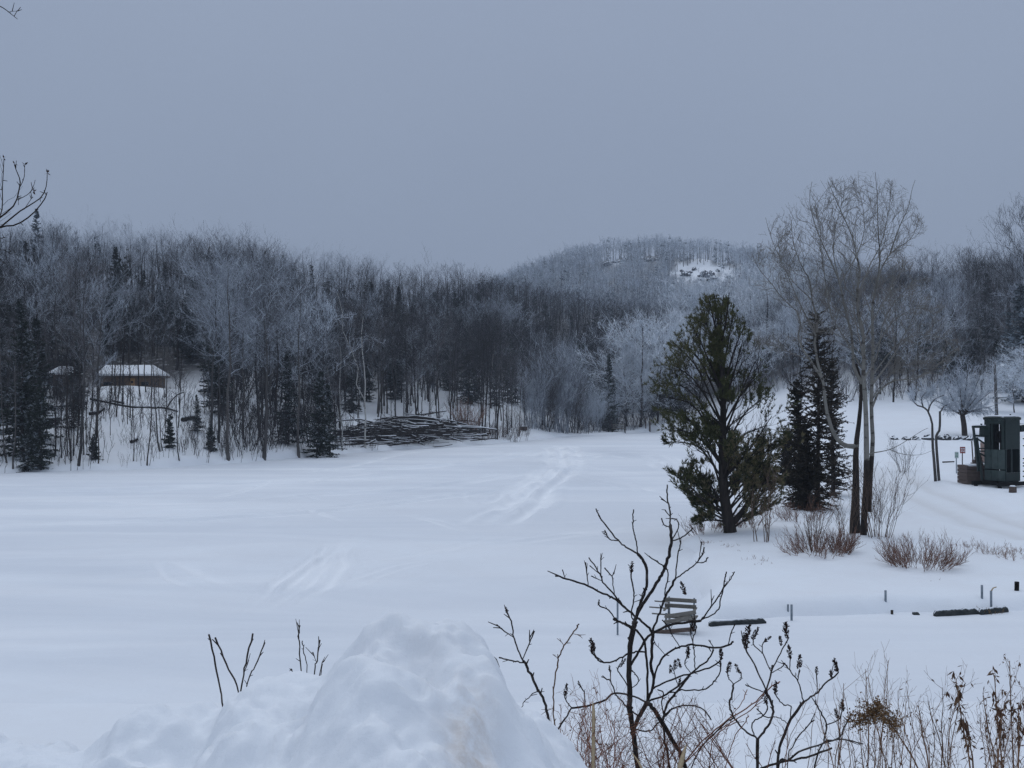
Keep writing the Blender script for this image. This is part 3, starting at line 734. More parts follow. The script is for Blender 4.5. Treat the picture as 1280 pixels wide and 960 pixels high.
# frosted thicket at the lake head
TH = [pack_mesh('thicket_stems', shrub(400 + i, 8.5, 26, .22, (3, 3, 2), (8, 6), .035, .018, .9, .35), M[('dullfrost', 'midfrost', 'twig')[i]]) for i in range(3)]
for i, (px, d, ht) in enumerate(((666, 146, 8.5), (680, 149, 9), (690, 151, 12), (704, 154, 10.5), (718, 157, 8), (734, 160, 6), (746, 163, 5.5), (757, 166, 5), (767, 170, 6), (702, 159, 9), (686, 156, 10), (726, 164, 7), (752, 172, 7), (662, 152, 6), (712, 165, 10), (674, 150, 7))):
    p = gpt(px, d); o = link('thicket_shrub', TH[(1, 2, 1)[i % 3]] if px < 740 else TH[0], None, p, i * 1.3); s = ht / 8.5; o.scale = (s, s, s)
    tag(o, 'frosted many-stemmed shrub in the thicket at the lake head' if px < 740 else 'low white-frosted shrub beside the far bench', 'shrub', 'frosted shrubs at the lake head')

# --- right-hand wood
n_r = 0
for it in range(2000):
    if n_r >= 104: break
    px = g.uniform(930, 1400); d = np.interp(px, [930, 1000, 1080, 1200, 1280, 1400], [168, 138, 120, 124, 134, 134]) + g.rand() ** 1.2 * 62
    x = (px - 640) / F * d
    if not free(x, d, 2.4): continue
    q = g.rand(); f = np.interp(px, [930, 1050, 1130], [.75, .45, .22])
    kind = ('hoar' if g.rand() < .7 else 'rimed') if q < f else ('bare' if g.rand() < .6 else 'dark')
    w = {'hoar': 'white-frosted tree', 'rimed': 'lightly frosted tree', 'bare': 'grey bare tree', 'dark': 'dark bare tree'}[kind]
    zl = 'in the wood between pine and poplar' if px < 1050 else ('in the wood behind the poplar' if px < 1180 else 'in the wood above the booth')
    put(kind, px, d, g.uniform(10, 13), 'frosted_tree' if kind == 'hoar' else 'bare_tree', w + ' ' + zl, 'tree', w + 's ' + zl); n_r += 1
for px, d, ht in ((1070, 160, 9), (1105, 150, 10), (1150, 152, 9), (1215, 150, 11), (1235, 162, 12), (1020, 178, 10), (1248, 140, 7)):
    put('fir' if px > 1040 else 'rimefir', px, d, ht, 'conifer_tree', 'dark conifer among the bare trees of the right-hand wood', 'conifer', 'conifers of the right-hand wood')

# --- distant forest, one mass per hillside
def lowtree(seed, Ht, n, twr, flat=False):
    tr, cr = deciduous(seed, Ht, .3, .24, n, .13, twr=twr, k=(4, 3, 2, 2), up=.16)
    b = MB()
    for s in tr: b.add(s[0], s[1], 0)
    for s in cr: b.add(s[0], s[1], 1)
    return np.vstack(b.v), np.vstack(b.f), np.concatenate(b.m)
def lowfir(seed, Ht, nb, spr, ql):
    tr, cr = conifer(seed, Ht, .05, .17, nb, spr, .12, ql=ql, qw=ql * .4)
    b = MB(); b.add(*tr[0], 0)
    for s in cr[:1]: b.add(s[0], s[1], 2)
    return np.vstack(b.v), np.vstack(b.f), np.concatenate(b.m)
def forest(name, pos, tmpl, pick, hts, mats, seed):
    g = rs(seed); vs, fs, ms, ts = [], [], [], []; n = 0
    for p, k, h in zip(pos, pick, hts):
        V, Fq, mi = tmpl[k]; a = g.rand() * 6.28; c, s = math.cos(a), math.sin(a); sx = h * g.uniform(.85, 1.2)
        W = np.stack([(V[:, 0] * c - V[:, 1] * s) * sx + p[0], (V[:, 0] * s + V[:, 1] * c) * sx + p[1], V[:, 2] * h + p[2]], -1)
        vs.append(W.astype(np.float32)); fs.append(Fq + n); ms.append(mi); ts.append(np.full(len(V), g.rand(), np.float32)); n += len(V)
    o = link(name, mesh_data(name, np.vstack(vs), np.vstack(fs), [M[m] for m in mats], np.concatenate(ms), True, {'tone': np.concatenate(ts)}))
    return o
def scatter(n, f, seed, dmin, tries=40000):
    g = rs(seed); out = []; cell = {}
    for it in range(tries):
        if len(out) >= n: break
        q = f(g)
        if q is None: continue
        x, y = q; k = (int(x // dmin), int(y // dmin))
        if any((a - x) ** 2 + (b - y) ** 2 < dmin * dmin for i in (-1, 0, 1) for j in (-1, 0, 1) for a, b in cell.get((k[0] + i, k[1] + j), ())): continue
        cell.setdefault(k, []).append((x, y)); out.append((x, y))
    A = np.array(out); return np.c_[A, H(A[:, 0], A[:, 1])]

tm = [lowtree(500 + i, 12, (14, 7, 6), .012) for i in range(5)] + [lowfir(520 + i, 11, 60, 10, .7) for i in range(2)]
def f_left(g):
    px = g.uniform(-260, 900); d = shore(px) + 48 + g.rand() * (np.interp(px, [0, 600, 900], [265, 330, 345]) - shore(px) - 48)
    return ((px - 640) / F * d, d)
pos = scatter(760, f_left, 11, 3.6)
g2 = rs(12); pk = np.where(g2.rand(len(pos)) < .80, g2.randint(0, 5, len(pos)), g2.randint(5, 7, len(pos)))
# rime grows with height: the trees along the crest are paler
hi = pos[:, 2] + fbm(pos[:, 0] * .03, pos[:, 1] * .03, 91) * 14 > np.interp(pos[:, 0] / pos[:, 1] * F + 640, [420, 600], [19, 34])
hh = g2.uniform(.7, 1.15, len(pos))
tag(forest('hillside_forest', pos[~hi], tm, pk[~hi], hh[~hi], ['darkbark', 'darktwig', 'fir'], 13), 'dark leafless forest covering the hillside across the lake', 'forest', kind='stuff')
tag(forest('crest_forest', pos[hi], tm, pk[hi], hh[hi], ['bark', 'midfrost', 'rimefir'], 14), 'greyer rimed forest along the crest of the left hillside', 'forest', kind='stuff')
# low brush under the trees
br = []
for i in range(3):
    b = MB()
    for s in shrub(540 + i, 3.2, 9, .5, (3, 2, 2), (5, 4), .03, .018, .8, .4): b.add(s[0], s[1], 0)
    br.append((np.vstack(b.v), np.vstack(b.f), np.concatenate(b.m)))
def f_brush(g):
    px = g.uniform(-200, 880); d = shore(px) + (2 if px > 265 and not 400 < px < 720 else 16) + g.rand() ** 1.2 * 85
    if 90 < px < 270 and d < 140: return None
    if 420 < px < 720 and d < np.interp(px, [420, 540, 720], [146, 158, 188]): return None
    if px <= 90 and d < 88: return None
    return ((px - 640) / F * d, d)
pos = scatter(1100, f_brush, 21, 1.5); g2 = rs(22)
tag(forest('understorey_brush', pos, br, g2.randint(0, 3, len(pos)), g2.uniform(.6, 1.3, len(pos)), ['darktwig'], 23), 'dense dark brush under the trees across the lake', 'brush', kind='stuff')

def f_scrub(g):
    px = g.uniform(-60, 660); w = 26 if px < 290 else 10
    if 430 < px < 600 and g.rand() < .6: return None
    d = shore(px) + .3 + g.rand() ** 1.6 * w
    return ((px - 640) / F * d, d)
pos = scatter(300, f_scrub, 27, .7); g2 = rs(28)
tag(forest('shore_scrub', pos, sc_, g2.randint(0, 3, len(pos)), g2.uniform(.35, 1.5, len(pos)), ['darktwig'], 29), 'thin dark scrub sticking out of the snow along the left shore', 'scrub', kind='stuff')

def f_right(g):
    px = g.uniform(900, 1500); d = np.interp(px, [900, 1000, 1130, 1500], [215, 205, 196, 190]) + g.rand() * 75
    return ((px - 640) / F * d, d)
pos = scatter(230, f_right, 31, 3.4); g2 = rs(32)
pk = np.where(g2.rand(len(pos)) < .9, g2.randint(0, 5, len(pos)), g2.randint(5, 7, len(pos)))
tag(forest('ridge_forest', pos, tm, pk, g2.uniform(.85, 1.1, len(pos)), ['bark', 'twig', 'fir'], 33), 'grey bare forest on the ridge at the right behind the poplar', 'forest', kind='stuff')
def f_rb(g):
    px = g.uniform(935, 1450); d = np.interp(px, [935, 1000, 1080, 1200, 1450], [172, 140, 122, 126, 134]) + g.rand() * 70
    return ((px - 640) / F * d, d)
pos = scatter(360, f_rb, 34, 2.2); g2 = rs(35)
tag(forest('ridge_brush', pos, br, g2.randint(0, 3, len(pos)), g2.uniform(.6, 1.2, len(pos)), ['twig'], 36), 'low grey brush under the trees of the right-hand ridge', 'brush', kind='stuff')

# the far hill
far = [lowtree(560 + i, 11, (11, 4, 3), .06) for i in range(4)] + [lowfir(570 + i, 13, 34, 7, 1.3) for i in range(2)]
def f_far(g):
    px = g.uniform(520, 1340); d = g.uniform(430, 735); x = (px - 640) / F * d
    z = h1(x, d); py = 480 - F * math.tan(math.atan2(z - 5, d) - TILT)
    for ax, bx, ay, by in ((838, 924, 328, 356), (760, 780, 328, 332), (810, 818, 327, 329)):
        if ((px - (ax + bx) / 2) / (bx - ax) * 2) ** 2 + ((py - (ay + by) / 2) / (by - ay) * 2) ** 2 < 1.1 + .5 * math.sin(px * .6 + py) and ay - 2 < py < by: return None
    if py > 430: return None
    return (x, d)
pos = scatter(4600, f_far, 41, 3.6, 40000); g2 = rs(42)
pk = np.where(g2.rand(len(pos)) < .9, g2.randint(0, 4, len(pos)), g2.randint(4, 6, len(pos)))
hi = pos[:, 2] + fbm(pos[:, 0] * .02, pos[:, 1] * .02, 95) * 28 > 38; hh = g2.uniform(.8, 1.25, len(pos))
fpx = pos[:, 0] / pos[:, 1] * F + 640; fpy = 480 - F * np.tan(np.arctan2(pos[:, 2] - 5, pos[:, 1]) - TILT)
for ax, bx, ay, by in ((838, 925, 345, 376), (752, 788, 330, 354), (802, 826, 328, 350)):      # low scrub at the foot of the rock faces
    hh[(fpx > ax) & (fpx < bx) & (fpy > ay) & (fpy < by)] *= .36
tag(forest('distant_frosted_forest', pos[hi], far, pk[hi], hh[hi], ['bark', 'dullfrost', 'rimefir'], 43), 'hoar-frosted forest over the rounded top of the far hill', 'forest', kind='stuff')
tag(forest('distant_forest', pos[~hi], far, pk[~hi], hh[~hi], ['bark', 'midfrost', 'rimefir'], 44), 'grey forest on the lower flank of the far hill', 'forest', kind='stuff')
# rock faces on it
for rects, lab in (([(856, 344, 9, 4), (868, 337, 4, 3), (880, 346, 10, 7), (889, 344, 6, 5), (893, 349, 7, 5), (886, 351, 4, 3), (901, 334, 7, 4), (897, 340, 4, 3), (912, 348, 8, 3), (863, 341, 4, 2), (852, 339, 4, 2), (875, 350, 3, 2)], 'dark broken rock face showing through the snow on the far hill'),
                   ([(758, 331, 9, 4), (770, 328, 10, 2), (781, 326, 6, 2)], 'small rock ledge left on the far hill below its top'), ([(812, 326, 8, 3), (820, 325, 5, 2)], 'tiny pale rock patch between the two rock faces of the far hill')):
    b = MB(); g3 = rs(int(rects[0][0]))
    c0 = hit(rects[0][0], rects[0][1], 440)
    for px, py, w, h in rects:
        c = hit(px, py, 440); sx, sz = w * .75 / F * c[1], h * 1.0 / F * c[1]
        n, m = 12, 8; th = np.linspace(0, 2 * math.pi, n, endpoint=False); ph = np.linspace(-1.45, 1.45, m)
        PH, TH_ = np.meshgrid(ph, th, indexing='ij')
        rr = .75 + .5 * g3.rand(m, n)
        Vv = np.stack([np.cos(PH) * np.cos(TH_) * sx * rr, np.cos(PH) * np.sin(TH_) * 2.6 * rr, np.sin(PH) * sz * rr], -1).reshape(-1, 3)
        ff = [[i * n + j, i * n + (j + 1) % n, (i + 1) * n + (j + 1) % n, (i + 1) * n + j] for i in range(m - 1) for j in range(n)]
        b.add(Vv + c - c0, ff)
    tag(b.build('rock_outcrop', M['cliff'], None, False, c0), lab, 'rock')
# ------------------------------------------------------------------ the big pine
def bend(pts, d0, g, drift=.5, n=7):
    """a branch traced in the photograph, given its own depth: drifts away from d0 along its length"""
    k = len(pts); dd = d0 + np.linspace(0, 1, k) * g.uniform(-drift, drift)
    return smooth_line([P(x, y, d) for (x, y), d in zip(pts, dd)], n)
gp = rs(51)
pb = hit(913, 666); DP = pb[1]
root = thing('pine_tree', 'big olive-green pine with uneven crown standing alone on the point by the lake', 'pine', pb)
tk = smooth_line([pb - [0, 0, .4]] + [P(x, y, DP) for x, y in ((912, 660), (907, 632), (904, 600), (903, 560), (904, 520), (903, 470), (900, 430), (897, 395), (893, 368))], 22)
b = MB(); rT = np.interp(np.linspace(0, 1, 22), [0, .06, .2, .6, 1], [.30, .25, .19, .10, .015])
b.tubes((tk - pb)[None], rT[None], 9)
fork = bend([(914, 655), (928, 640), (940, 618), (950, 585), (955, 560)], DP, gp, .3, 10); b.line(fork - pb, .13, .03, 7)
boughs = []
def bough(y0, pts, drift):
    pts = [(903 + (x - 903) * (.86 if x < 903 else .95), y) for x, y in pts]
    i = np.argmin([abs((480 - F * math.tan(math.atan2(q[2] - 5, q[1]) - TILT)) - y0) for q in tk]); a = tk[i]
    dd = DP + np.linspace(0, 1, len(pts) + 1)[1:] * drift
    boughs.append(smooth_line([a] + [P(x, y, d) for (x, y), d in zip(pts, dd)], 8))
for y0, pts in [(645, [(880, 628), (852, 604), (843, 598)]), (655, [(890, 650), (872, 652)]), (640, [(885, 605), (866, 588)]), (625, [(885, 570), (862, 556)]),
                (600, [(870, 560), (835, 552)]), (590, [(870, 548), (830, 534)]), (580, [(860, 528), (822, 514)]), (570, [(862, 508), (816, 496)]), (555, [(858, 490), (818, 478)]), (540, [(865, 478), (832, 456)]),
                (530, [(868, 462), (832, 428)]), (505, [(870, 450), (848, 436)]), (490, [(878, 440), (858, 406)]), (460, [(884, 415), (872, 388)]), (435, [(890, 398), (882, 370)]),
                (660, [(935, 648), (962, 634)]), (645, [(925, 618), (948, 590)]), (630, [(935, 600), (965, 575)]), (618, [(930, 582), (958, 552)]), (652, [(940, 640), (970, 615)]), (638, [(880, 632), (850, 612)]), (632, [(878, 616), (856, 596)]), (648, [(884, 640), (862, 634)]), (650, [(930, 625), (958, 604)]), (640, [(940, 610), (968, 596)]), (625, [(945, 592), (985, 568)]), (610, [(940, 575), (972, 560)]), (600, [(940, 560), (968, 520)]),
                (585, [(930, 545), (962, 532)]), (570, [(930, 520), (953, 500)]), (550, [(928, 490), (946, 452)]), (530, [(930, 490), (950, 470)]), (515, [(920, 460), (930, 425)]), (490, [(918, 440), (934, 402)]),
                (465, [(912, 420), (918, 380)]), (440, [(908, 400), (912, 366)]), (420, [(902, 390), (905, 368)])]:
    bough(y0, pts, gp.uniform(-.9, .9))
for y0 in np.linspace(650, 430, 26):                      # boughs that come forward or go back
    L = np.interp(y0, [400, 520, 600, 640], [8, 34, 55, 44]); x = 903 + gp.uniform(-.75, .75) * L
    bough(y0, [((903 + x) / 2, y0 - L * .35), (x, y0 - L * gp.uniform(.5, 1.0))], gp.choice([-1, 1]) * L / F * DP * gp.uniform(.4, 1.0))
for f in (3, 5, 7): 
    boughs.append(smooth_line([fork[f], fork[f] + [gp.uniform(-.2, .9), gp.uniform(-.8, .8), .35], fork[f] + [gp.uniform(.2, 1.2), gp.uniform(-1, 1), .8]], 8))
B = np.array(boughs); RB = np.linspace(.045, .012, 8)[None].repeat(len(B), 0)
b.tubes(B - pb, RB, 5)
s1, q1 = sprout(gp, B, RB, 11, .26, 1.0, (20, 50), .36, .35, 5, .05, .6, .008, .3)
s2, q2 = sprout(gp, s1, q1, 4, .2, 1.0, (22, 50), .5, .5, 4, .05, .7, .006, .2, .12)
def below_tip(c, r):
    e = c[:, -1]; x = e[:, 0] / e[:, 1] * F + 640; y = 480 - F * np.tan(np.arctan2(e[:, 2] - 5, e[:, 1]) - TILT); k = y > 369 + np.maximum(np.abs(x - 894) - 13, 0) * 1.3; return c[k], r[k]
(s1, q1), (s2, q2) = below_tip(s1, q1), below_tip(s2, q2)
b.tubes(s1 - pb, q1, 3).tubes(s2 - pb, q2, 3)
b.build('trunk', M['darkbark'], root, True)
tw = np.concatenate([s2, s1[:, [0, 2, 3, 4]], B[:, [3, 5, 6, 7]]])
m_ = len(tw); pos_, dir_ = [], []
for q in (.35, .6, .8, .98):
    i = min(int(q * 3), 2); w = q * 3 - i
    pos_.append(tw[:, i] * (1 - w) + tw[:, i + 1] * w); dir_.append(tw[:, i + 1] - tw[:, i])
C = np.concatenate(pos_); Dd = norm(np.concatenate(dir_)); keep = gp.rand(len(C)) < np.interp(C[:, 2], [1, 3, 4.5, 8.5], [1, .95, .72, .72]); cpx = C[:, 0] / C[:, 1] * F + 640; cpy = 480 - F * np.tan(np.arctan2(C[:, 2] - 5, C[:, 1]) - TILT); keep &= cpy > 367 + np.maximum(np.abs(cpx - 894) - 13, 0) * 1.3 + 8 * (gp.rand(len(C)) - .5); keep &= (fbm(C[:, 0] * 1.5 + C[:, 1] * .9, C[:, 2] * 1.9 - C[:, 1] * .5, 57, 2) > -.15 - .4 * (C[:, 2] > pb[2] + 7.2) - .25 * (C[:, 2] < 2.6)); C, Dd = C[keep], Dd[keep]
nn = 9; C5 = np.repeat(C, nn, 0); D5 = norm(np.repeat(Dd, nn, 0) + gp.randn(len(C5), 3) * .42 + [0, 0, .15])
V, Fq = leafquads(gp, C5 - pb, D5, gp.uniform(.10, .20, len(C5)), .021)
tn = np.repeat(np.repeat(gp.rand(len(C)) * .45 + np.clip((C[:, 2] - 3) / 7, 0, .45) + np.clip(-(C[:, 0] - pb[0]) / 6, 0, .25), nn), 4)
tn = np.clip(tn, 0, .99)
o = link('crown', pack_mesh('crown', [(V, Fq, tn)], M['needle']), root)

# ------------------------------------------------------------------ dark spruces behind it
def spruce(px, py0, py1, seed, rad, label, name='spruce_tree', dead=.25):
    p = hit(px, py0); d = p[1]; Ht = (py0 - py1) / F * d + .3
    tr, cr = conifer(seed, Ht, .05, rad, 420, 22, .10, .22, .20, .06, .9, .42, .34)
    gg = rs(seed + 5)
    r = thing(name, label, 'spruce', p)
    link('trunk', pack_mesh('trunk', tr, M['darkbark']), r); link('crown', pack_mesh('crown', cr, M['spruce']), r)
spruce(1022, 636, 393, 61, .15, 'tall narrow dark spruce behind the leaning pale poplar stem')
spruce(1000, 634, 478, 62, .10, 'shorter thin spruce left of the tall dark one')
spruce(1042, 620, 455, 63, .125, 'bushy dark spruce hiding behind the thick poplar trunk')
spruce(1010, 637, 530, 64, .15, 'low ragged spruce at the foot of the tall dark one')
spruce(985, 606, 540, 65, .22, 'small green spruce between the pine and the dark spruces')

# ------------------------------------------------------------------ poplar clump
gq = rs(71); qb = hit(1079, 669); DQ = qb[1]
root = thing('poplar_tree', 'tall bare many-stemmed pale poplar with a fan-shaped crown right of the dark spruces', 'poplar', qb)
def stem(pts, r0, r1, d=DQ, drift=.8, n=14):
    q = bend(pts, d, gq, drift, n); return q, r1 * .8 + (r0 * .72 - r1 * .8) * (1 - np.linspace(0, 1, n)) ** 1.5
S = [stem([(1069, 668), (1069, 640), (1070, 607), (1070, 560), (1075, 516), (1076, 478), (1070, 455)], .27, .05, DQ + 1.0, .1),
     stem([(1079, 684), (1080, 650), (1083, 595), (1083, 551), (1082, 507), (1079, 464), (1080, 425), (1072, 390), (1072, 360), (1075, 340), (1071, 320), (1065, 295), (1054, 270), (1045, 250), (1035, 227)], .17, .012, DQ, .6, 24),
     stem([(1086, 640), (1088, 595), (1091, 551), (1089, 507), (1091, 449), (1091, 412), (1090, 385), (1097, 350), (1100, 320), (1098, 295), (1097, 262), (1096, 237), (1094, 215)], .13, .010, DQ + .3, .7, 24),
     stem([(1073, 557), (1062, 558), (1050, 553), (1040, 537), (1032, 507), (1029, 478), (1018, 435), (1022, 405), (1015, 375), (1012, 350), (1005, 338), (996, 318), (991, 300), (989, 276)], .13, .010, DQ + .95, -.9, 22),
     stem([(1029, 475), (1012, 449), (998, 425), (1000, 395), (977, 372), (965, 355), (950, 338), (940, 318)], .065, .010, DQ + .5, -1.5),
     stem([(1077, 478), (1067, 458), (1065, 420), (1057, 390), (1050, 355), (1040, 330), (1027, 302), (1017, 275), (1012, 250), (1015, 227)], .085, .010, DQ + .5, 1.3, 18),
     stem([(1097, 352), (1102, 335), (1115, 315), (1137, 300), (1147, 282), (1155, 270)], .045, .008, DQ + .2, 1.0), stem([(1112, 318), (1125, 282), (1135, 260), (1140, 237), (1144, 225)], .03, .008, DQ + .3, -.8),
     stem([(1090, 510), (1100, 488), (1120, 475), (1143, 474), (1165, 462), (1190, 440)], .06, .012, DQ, -1.2), stem([(1091, 480), (1114, 449), (1126, 426), (1140, 400), (1150, 372)], .05, .010, DQ, 1.4),
     stem([(1086, 568), (1092, 566), (1108, 563), (1123, 557), (1150, 540), (1160, 535)], .035, .008, DQ, -1.0), stem([(1112, 562), (1130, 568), (1152, 568), (1172, 560)], .018, .005, DQ - .3, -.5),
     stem([(1074, 365), (1088, 330), (1100, 308), (1108, 280), (1112, 255), (1115, 225)], .035, .008, DQ, -1.3), stem([(1050, 355), (1042, 318), (1044, 285), (1052, 255), (1050, 232)], .03, .008, DQ, -1.5),
     stem([(1083, 470), (1060, 430), (1040, 395), (1030, 360)], .04, .010, DQ, -1.8), stem([(1080, 425), (1100, 385), (1122, 350), (1130, 325)], .04, .010, DQ, 1.8), stem([(1012, 449), (985, 440), (960, 430), (945, 432)], .025, .006, DQ + .3, -1.4),
     stem([(1076, 480), (1096, 445), (1105, 400), (1125, 370), (1148, 345)], .04, .010, DQ, -2.2), stem([(1020, 420), (1000, 380), (985, 345), (965, 300), (957, 272)], .035, .008, DQ + .9, 1.2), stem([(1040, 400), (1030, 340), (1025, 290), (1032, 250)], .03, .008, DQ, 2.0),
     stem([(1090, 470), (1120, 432), (1150, 418), (1180, 424), (1195, 440)], .035, .006, DQ, -1.6), stem([(1091, 440), (1118, 400), (1150, 385), (1172, 395)], .03, .006, DQ, 1.5), stem([(1084, 450), (1050, 420), (1020, 415), (990, 425)], .03, .006, DQ, 1.8), stem([(1089, 500), (1110, 470), (1135, 455), (1165, 450)], .03, .006, DQ, 2.2), stem([(1050, 355), (1070, 320), (1080, 290), (1078, 255), (1070, 230)], .03, .007, DQ, 1.6), stem([(1015, 375), (990, 350), (975, 320), (978, 290)], .025, .006, DQ, 1.4)]
b = MB()
for i_s, (q, r) in enumerate(S):
    V_, F_ = tubes((q - qb)[None], r[None], 8); low = V_[F_].mean(1)[:, 2] < (2.6 if i_s in (1, 2) else (9 if i_s == 0 else -9)); b.add(V_, F_[low], 1); b.add(V_, F_[~low], 0)
b.build('trunk', [M['poplarbark'], M['darkbark']], root, True)
PT, RD = [], []
for i, (q, r) in enumerate(S):
    if i in (0, 10, 11): continue
    k = 10; z0 = .35 if i in (1, 2) else (.45 if i == 3 else .2)
    j = np.linspace(z0 * (len(q) - 1), len(q) - 1, k)
    PT.append(np.array([np.interp(j, np.arange(len(q)), q[:, a]) for a in range(3)]).T); RD.append(np.interp(j, np.arange(len(q)), r))
PT, RD = np.array(PT), np.array(RD)
c1, r1 = sprout(gq, PT, RD, 20, .05, .95, (28, 62), .30, .30, 5, .06, .45, .009, .55, .45)
c2, r2 = sprout(gq, c1, r1, 5, .12, 1.0, (28, 60), .50, .35, 4, .07, .6, .006, .35, .2)
c3, r3 = sprout(gq, c2, r2, 3, .15, 1.0, (28, 60), .55, .3, 3, .07, .7, .0048, .3, .10)
def inside(c, r):
    x = 640 + c[:, :, 0].mean(1) * 0 + c[:, -1, 0] / c[:, -1, 1] * F; y = 480 - F * np.tan(np.arctan2(c[:, -1, 2] - 5, c[:, -1, 1]) - TILT)
    k = (y > 222 + 95 * np.where(x > 1082, np.clip((x - 1082) / 88, 0, 1.6) ** 2.6, np.clip((1082 - x) / 150, 0, 1) ** 2.2) - 12 * gq.rand(len(c))) & (x > 925) & (x < 1205); return c[k], r[k]
(c1, r1), (c2, r2), (c3, r3) = inside(c1, r1), inside(c2, r2), inside(c3, r3)
b = MB(); b.tubes(c1 - qb, r1, 4).tubes(c2 - qb, r2, 3).tubes(c3 - qb, r3, 3)
b.build('crown', M['poplartwig'], root, True)

# ------------------------------------------------------------------ shrubs and saplings on the point
def shrub_thing(px, py, Ht, seed, mat_, label, n=20, spread=.6, name='shrub', cat='shrub', base=.35, c=(6, 5), r=.010, tw=.006, group=None, up=.4):
    p = hit(px, py); o = link(name, pack_mesh(name, shrub(seed, Ht, n, spread, (4, 3, 2), c, r, tw, base, up), M[mat_]), None, p)
    return tag(o, label, cat, group)
shrub_thing(1022, 692, .9, 81, 'redtwig', 'reddish-brown shrub in the snow below the dark spruces', 70, 1.1, base=.8, c=(6, 4))
shrub_thing(1052, 690, .8, 86, 'redtwig', 'red-brown clump of twigs just right of the low shrub below the spruces', 46, .7, base=.3, c=(5, 4))
shrub_thing(1018, 690, 2.0, 82, 'browntwig', 'upright fan of bare brown stems in front of the dark spruces', 13, .32, base=.16, c=(5, 3), r=.016)
shrub_thing(1150, 708, 1.0, 83, 'redtwig', 'wide low reddish bush alone in the snow by the road bend', 90, 1.25, base=.75, c=(6, 4))
shrub_thing(885, 664, .75, 84, 'redtwig', 'low russet scrub on the left of the pine foot', 50, 1.2, base=.8, c=(5, 4))
shrub_thing(938, 658, .8, 85, 'redtwig', 'low russet scrub on the right of the pine foot', 44, 1.1, base=.6, c=(5, 4))
shrub_thing(1098, 672, 2.6, 87, 'browntwig', 'tall spray of thin reddish stems leaning right of the poplar trunks', 22, .30, base=.35, c=(6, 4), r=.014)
shrub_thing(958, 676, 2.3, 88, 'browntwig', 'cluster of thin dark saplings between the pine and the spruces', 8, .13, base=.42, c=(6, 3), r=.018)
shrub_thing(1058, 670, 1.7, 89, 'browntwig', 'thin twiggy shrub left of the thick poplar trunk', 12, .25, base=.3, c=(5, 3), r=.012)
shrub_thing(1000, 650, 1.0, 90, 'redtwig', 'brown brushy scrub under the dark spruces', 44, 1.0, base=.9, c=(5, 4))
shrub_thing(1130, 590, 2.2, 91, 'twig', 'faint pale twiggy bush by the road left of the two-stemmed tree', 14, .45, base=.3, c=(6, 4), r=.012)
for i, (px, py, h_) in enumerate(((888, 678, .32), (910, 683, .28), (944, 702, .30), (958, 706, .22), (1212, 684, .40), (1238, 692, .55), (1252, 694, .45), (1268, 700, .5), (1274, 690, .4), (930, 690, .2), (1165, 726, .18))):
    shrub_thing(px, py, h_, 920 + i, 'redtwig', 'small dry tuft poking out of the snow ' + ('in front of the pine' if px < 1000 else 'right of the wide low bush'), 16, .9, 'dry_tuft', 'weed', .22, (4, 3), .006, .005, 'dry tufts in the snow ' + ('by the pine' if px < 1000 else 'by the road'))

# two-stemmed bare tree by the road
gt = rs(95); tb = hit(1171, 603); DT = tb[1]
root = thing('two_stemmed_tree', 'slender two-stemmed bare tree with a broken right stem beside the road', 'tree', tb)
b = MB(); st = []
for pts, r0, r1 in (([(1170, 608), (1168, 580), (1166, 558), (1165.5, 540), (1165, 528), (1160, 514), (1154, 509), (1147, 507)], .085, .035), ([(1174.5, 608), (1173, 590), (1171.7, 573), (1170.5, 555), (1170.5, 544), (1174, 539), (1175, 529), (1175, 514)], .08, .06),
                    ([(1160, 515), (1163, 506), (1170, 498), (1180, 494)], .05, .02), ([(1154, 509), (1152, 498), (1158, 490)], .04, .02), ([(1147, 507), (1142, 502), (1138, 494)], .035, .015), ([(1175, 516), (1180, 508), (1188, 505)], .04, .015)):
    q = bend(pts, DT, gt, .3, 12); b.line(q - tb, r0, r1, 7); st.append(q)
b.build('trunk', M['bark'], root, True)
Q = np.array(st[2:] + [st[0][6:12][[0, 0, 1, 1, 2, 2, 3, 3, 4, 4, 5, 5]]]); RQ = np.full(Q.shape[:2], .03)
Q = np.array(st[2:]); RQ = np.full(Q.shape[:2], .03)
c1, r1 = sprout(gt, Q, RQ, 12, .1, 1, (25, 65), .7, .3, 5, .06, .6, .014, .2, .5); c2, r2 = sprout(gt, c1, r1, 6, .15, 1, (25, 60), .55, .2, 4, .06, .7, .010, .3); c3, r3 = sprout(gt, c2, r2, 5, .15, 1, (25, 60), .55, .1, 3, .06, .7, .009, .3)
b = MB(); b.tubes(c1 - tb, r1, 4).tubes(c2 - tb, r2, 3).tubes(c3 - tb, r3, 2); b.build('crown', M['dullfrost'], root, True)

# round apple tree and a frosted one behind
ga = rs(97); ab = hit(1206, 545); DA = ab[1]
root = thing('apple_tree', 'round-crowned frosted apple tree with a short dark trunk behind the boulders', 'tree', ab)
b = MB(); L_ = []
m0 = P(1203, 519, DA)
b.line(smooth_line([ab - [0, 0, .3], P(1205, 532, DA), m0], 8) - ab, .24, .20, 9)
for x, y, dd in ((1178, 512, -.4), (1168, 500, .6), (1180, 478, -1), (1195, 468, .8), (1210, 462, -.6), (1225, 470, 1.0), (1238, 490, -.6), (1240, 508, .5), (1228, 514, -1.2), (1205, 480, 2.2), (1200, 485, -2.2), (1215, 500, 2.4), (1190, 500, -2.2), (1222, 495, -2)):
    q = smooth_line([m0, P(1203 + (x - 1203) * .45, 519 + (y - 519) * .35 - 3, DA + dd * .4), P(x, y, DA + dd)], 9); L_.append(q); b.line(q - ab, .10, .02, 5)
b.build('trunk', M['darkbark'], root, True)
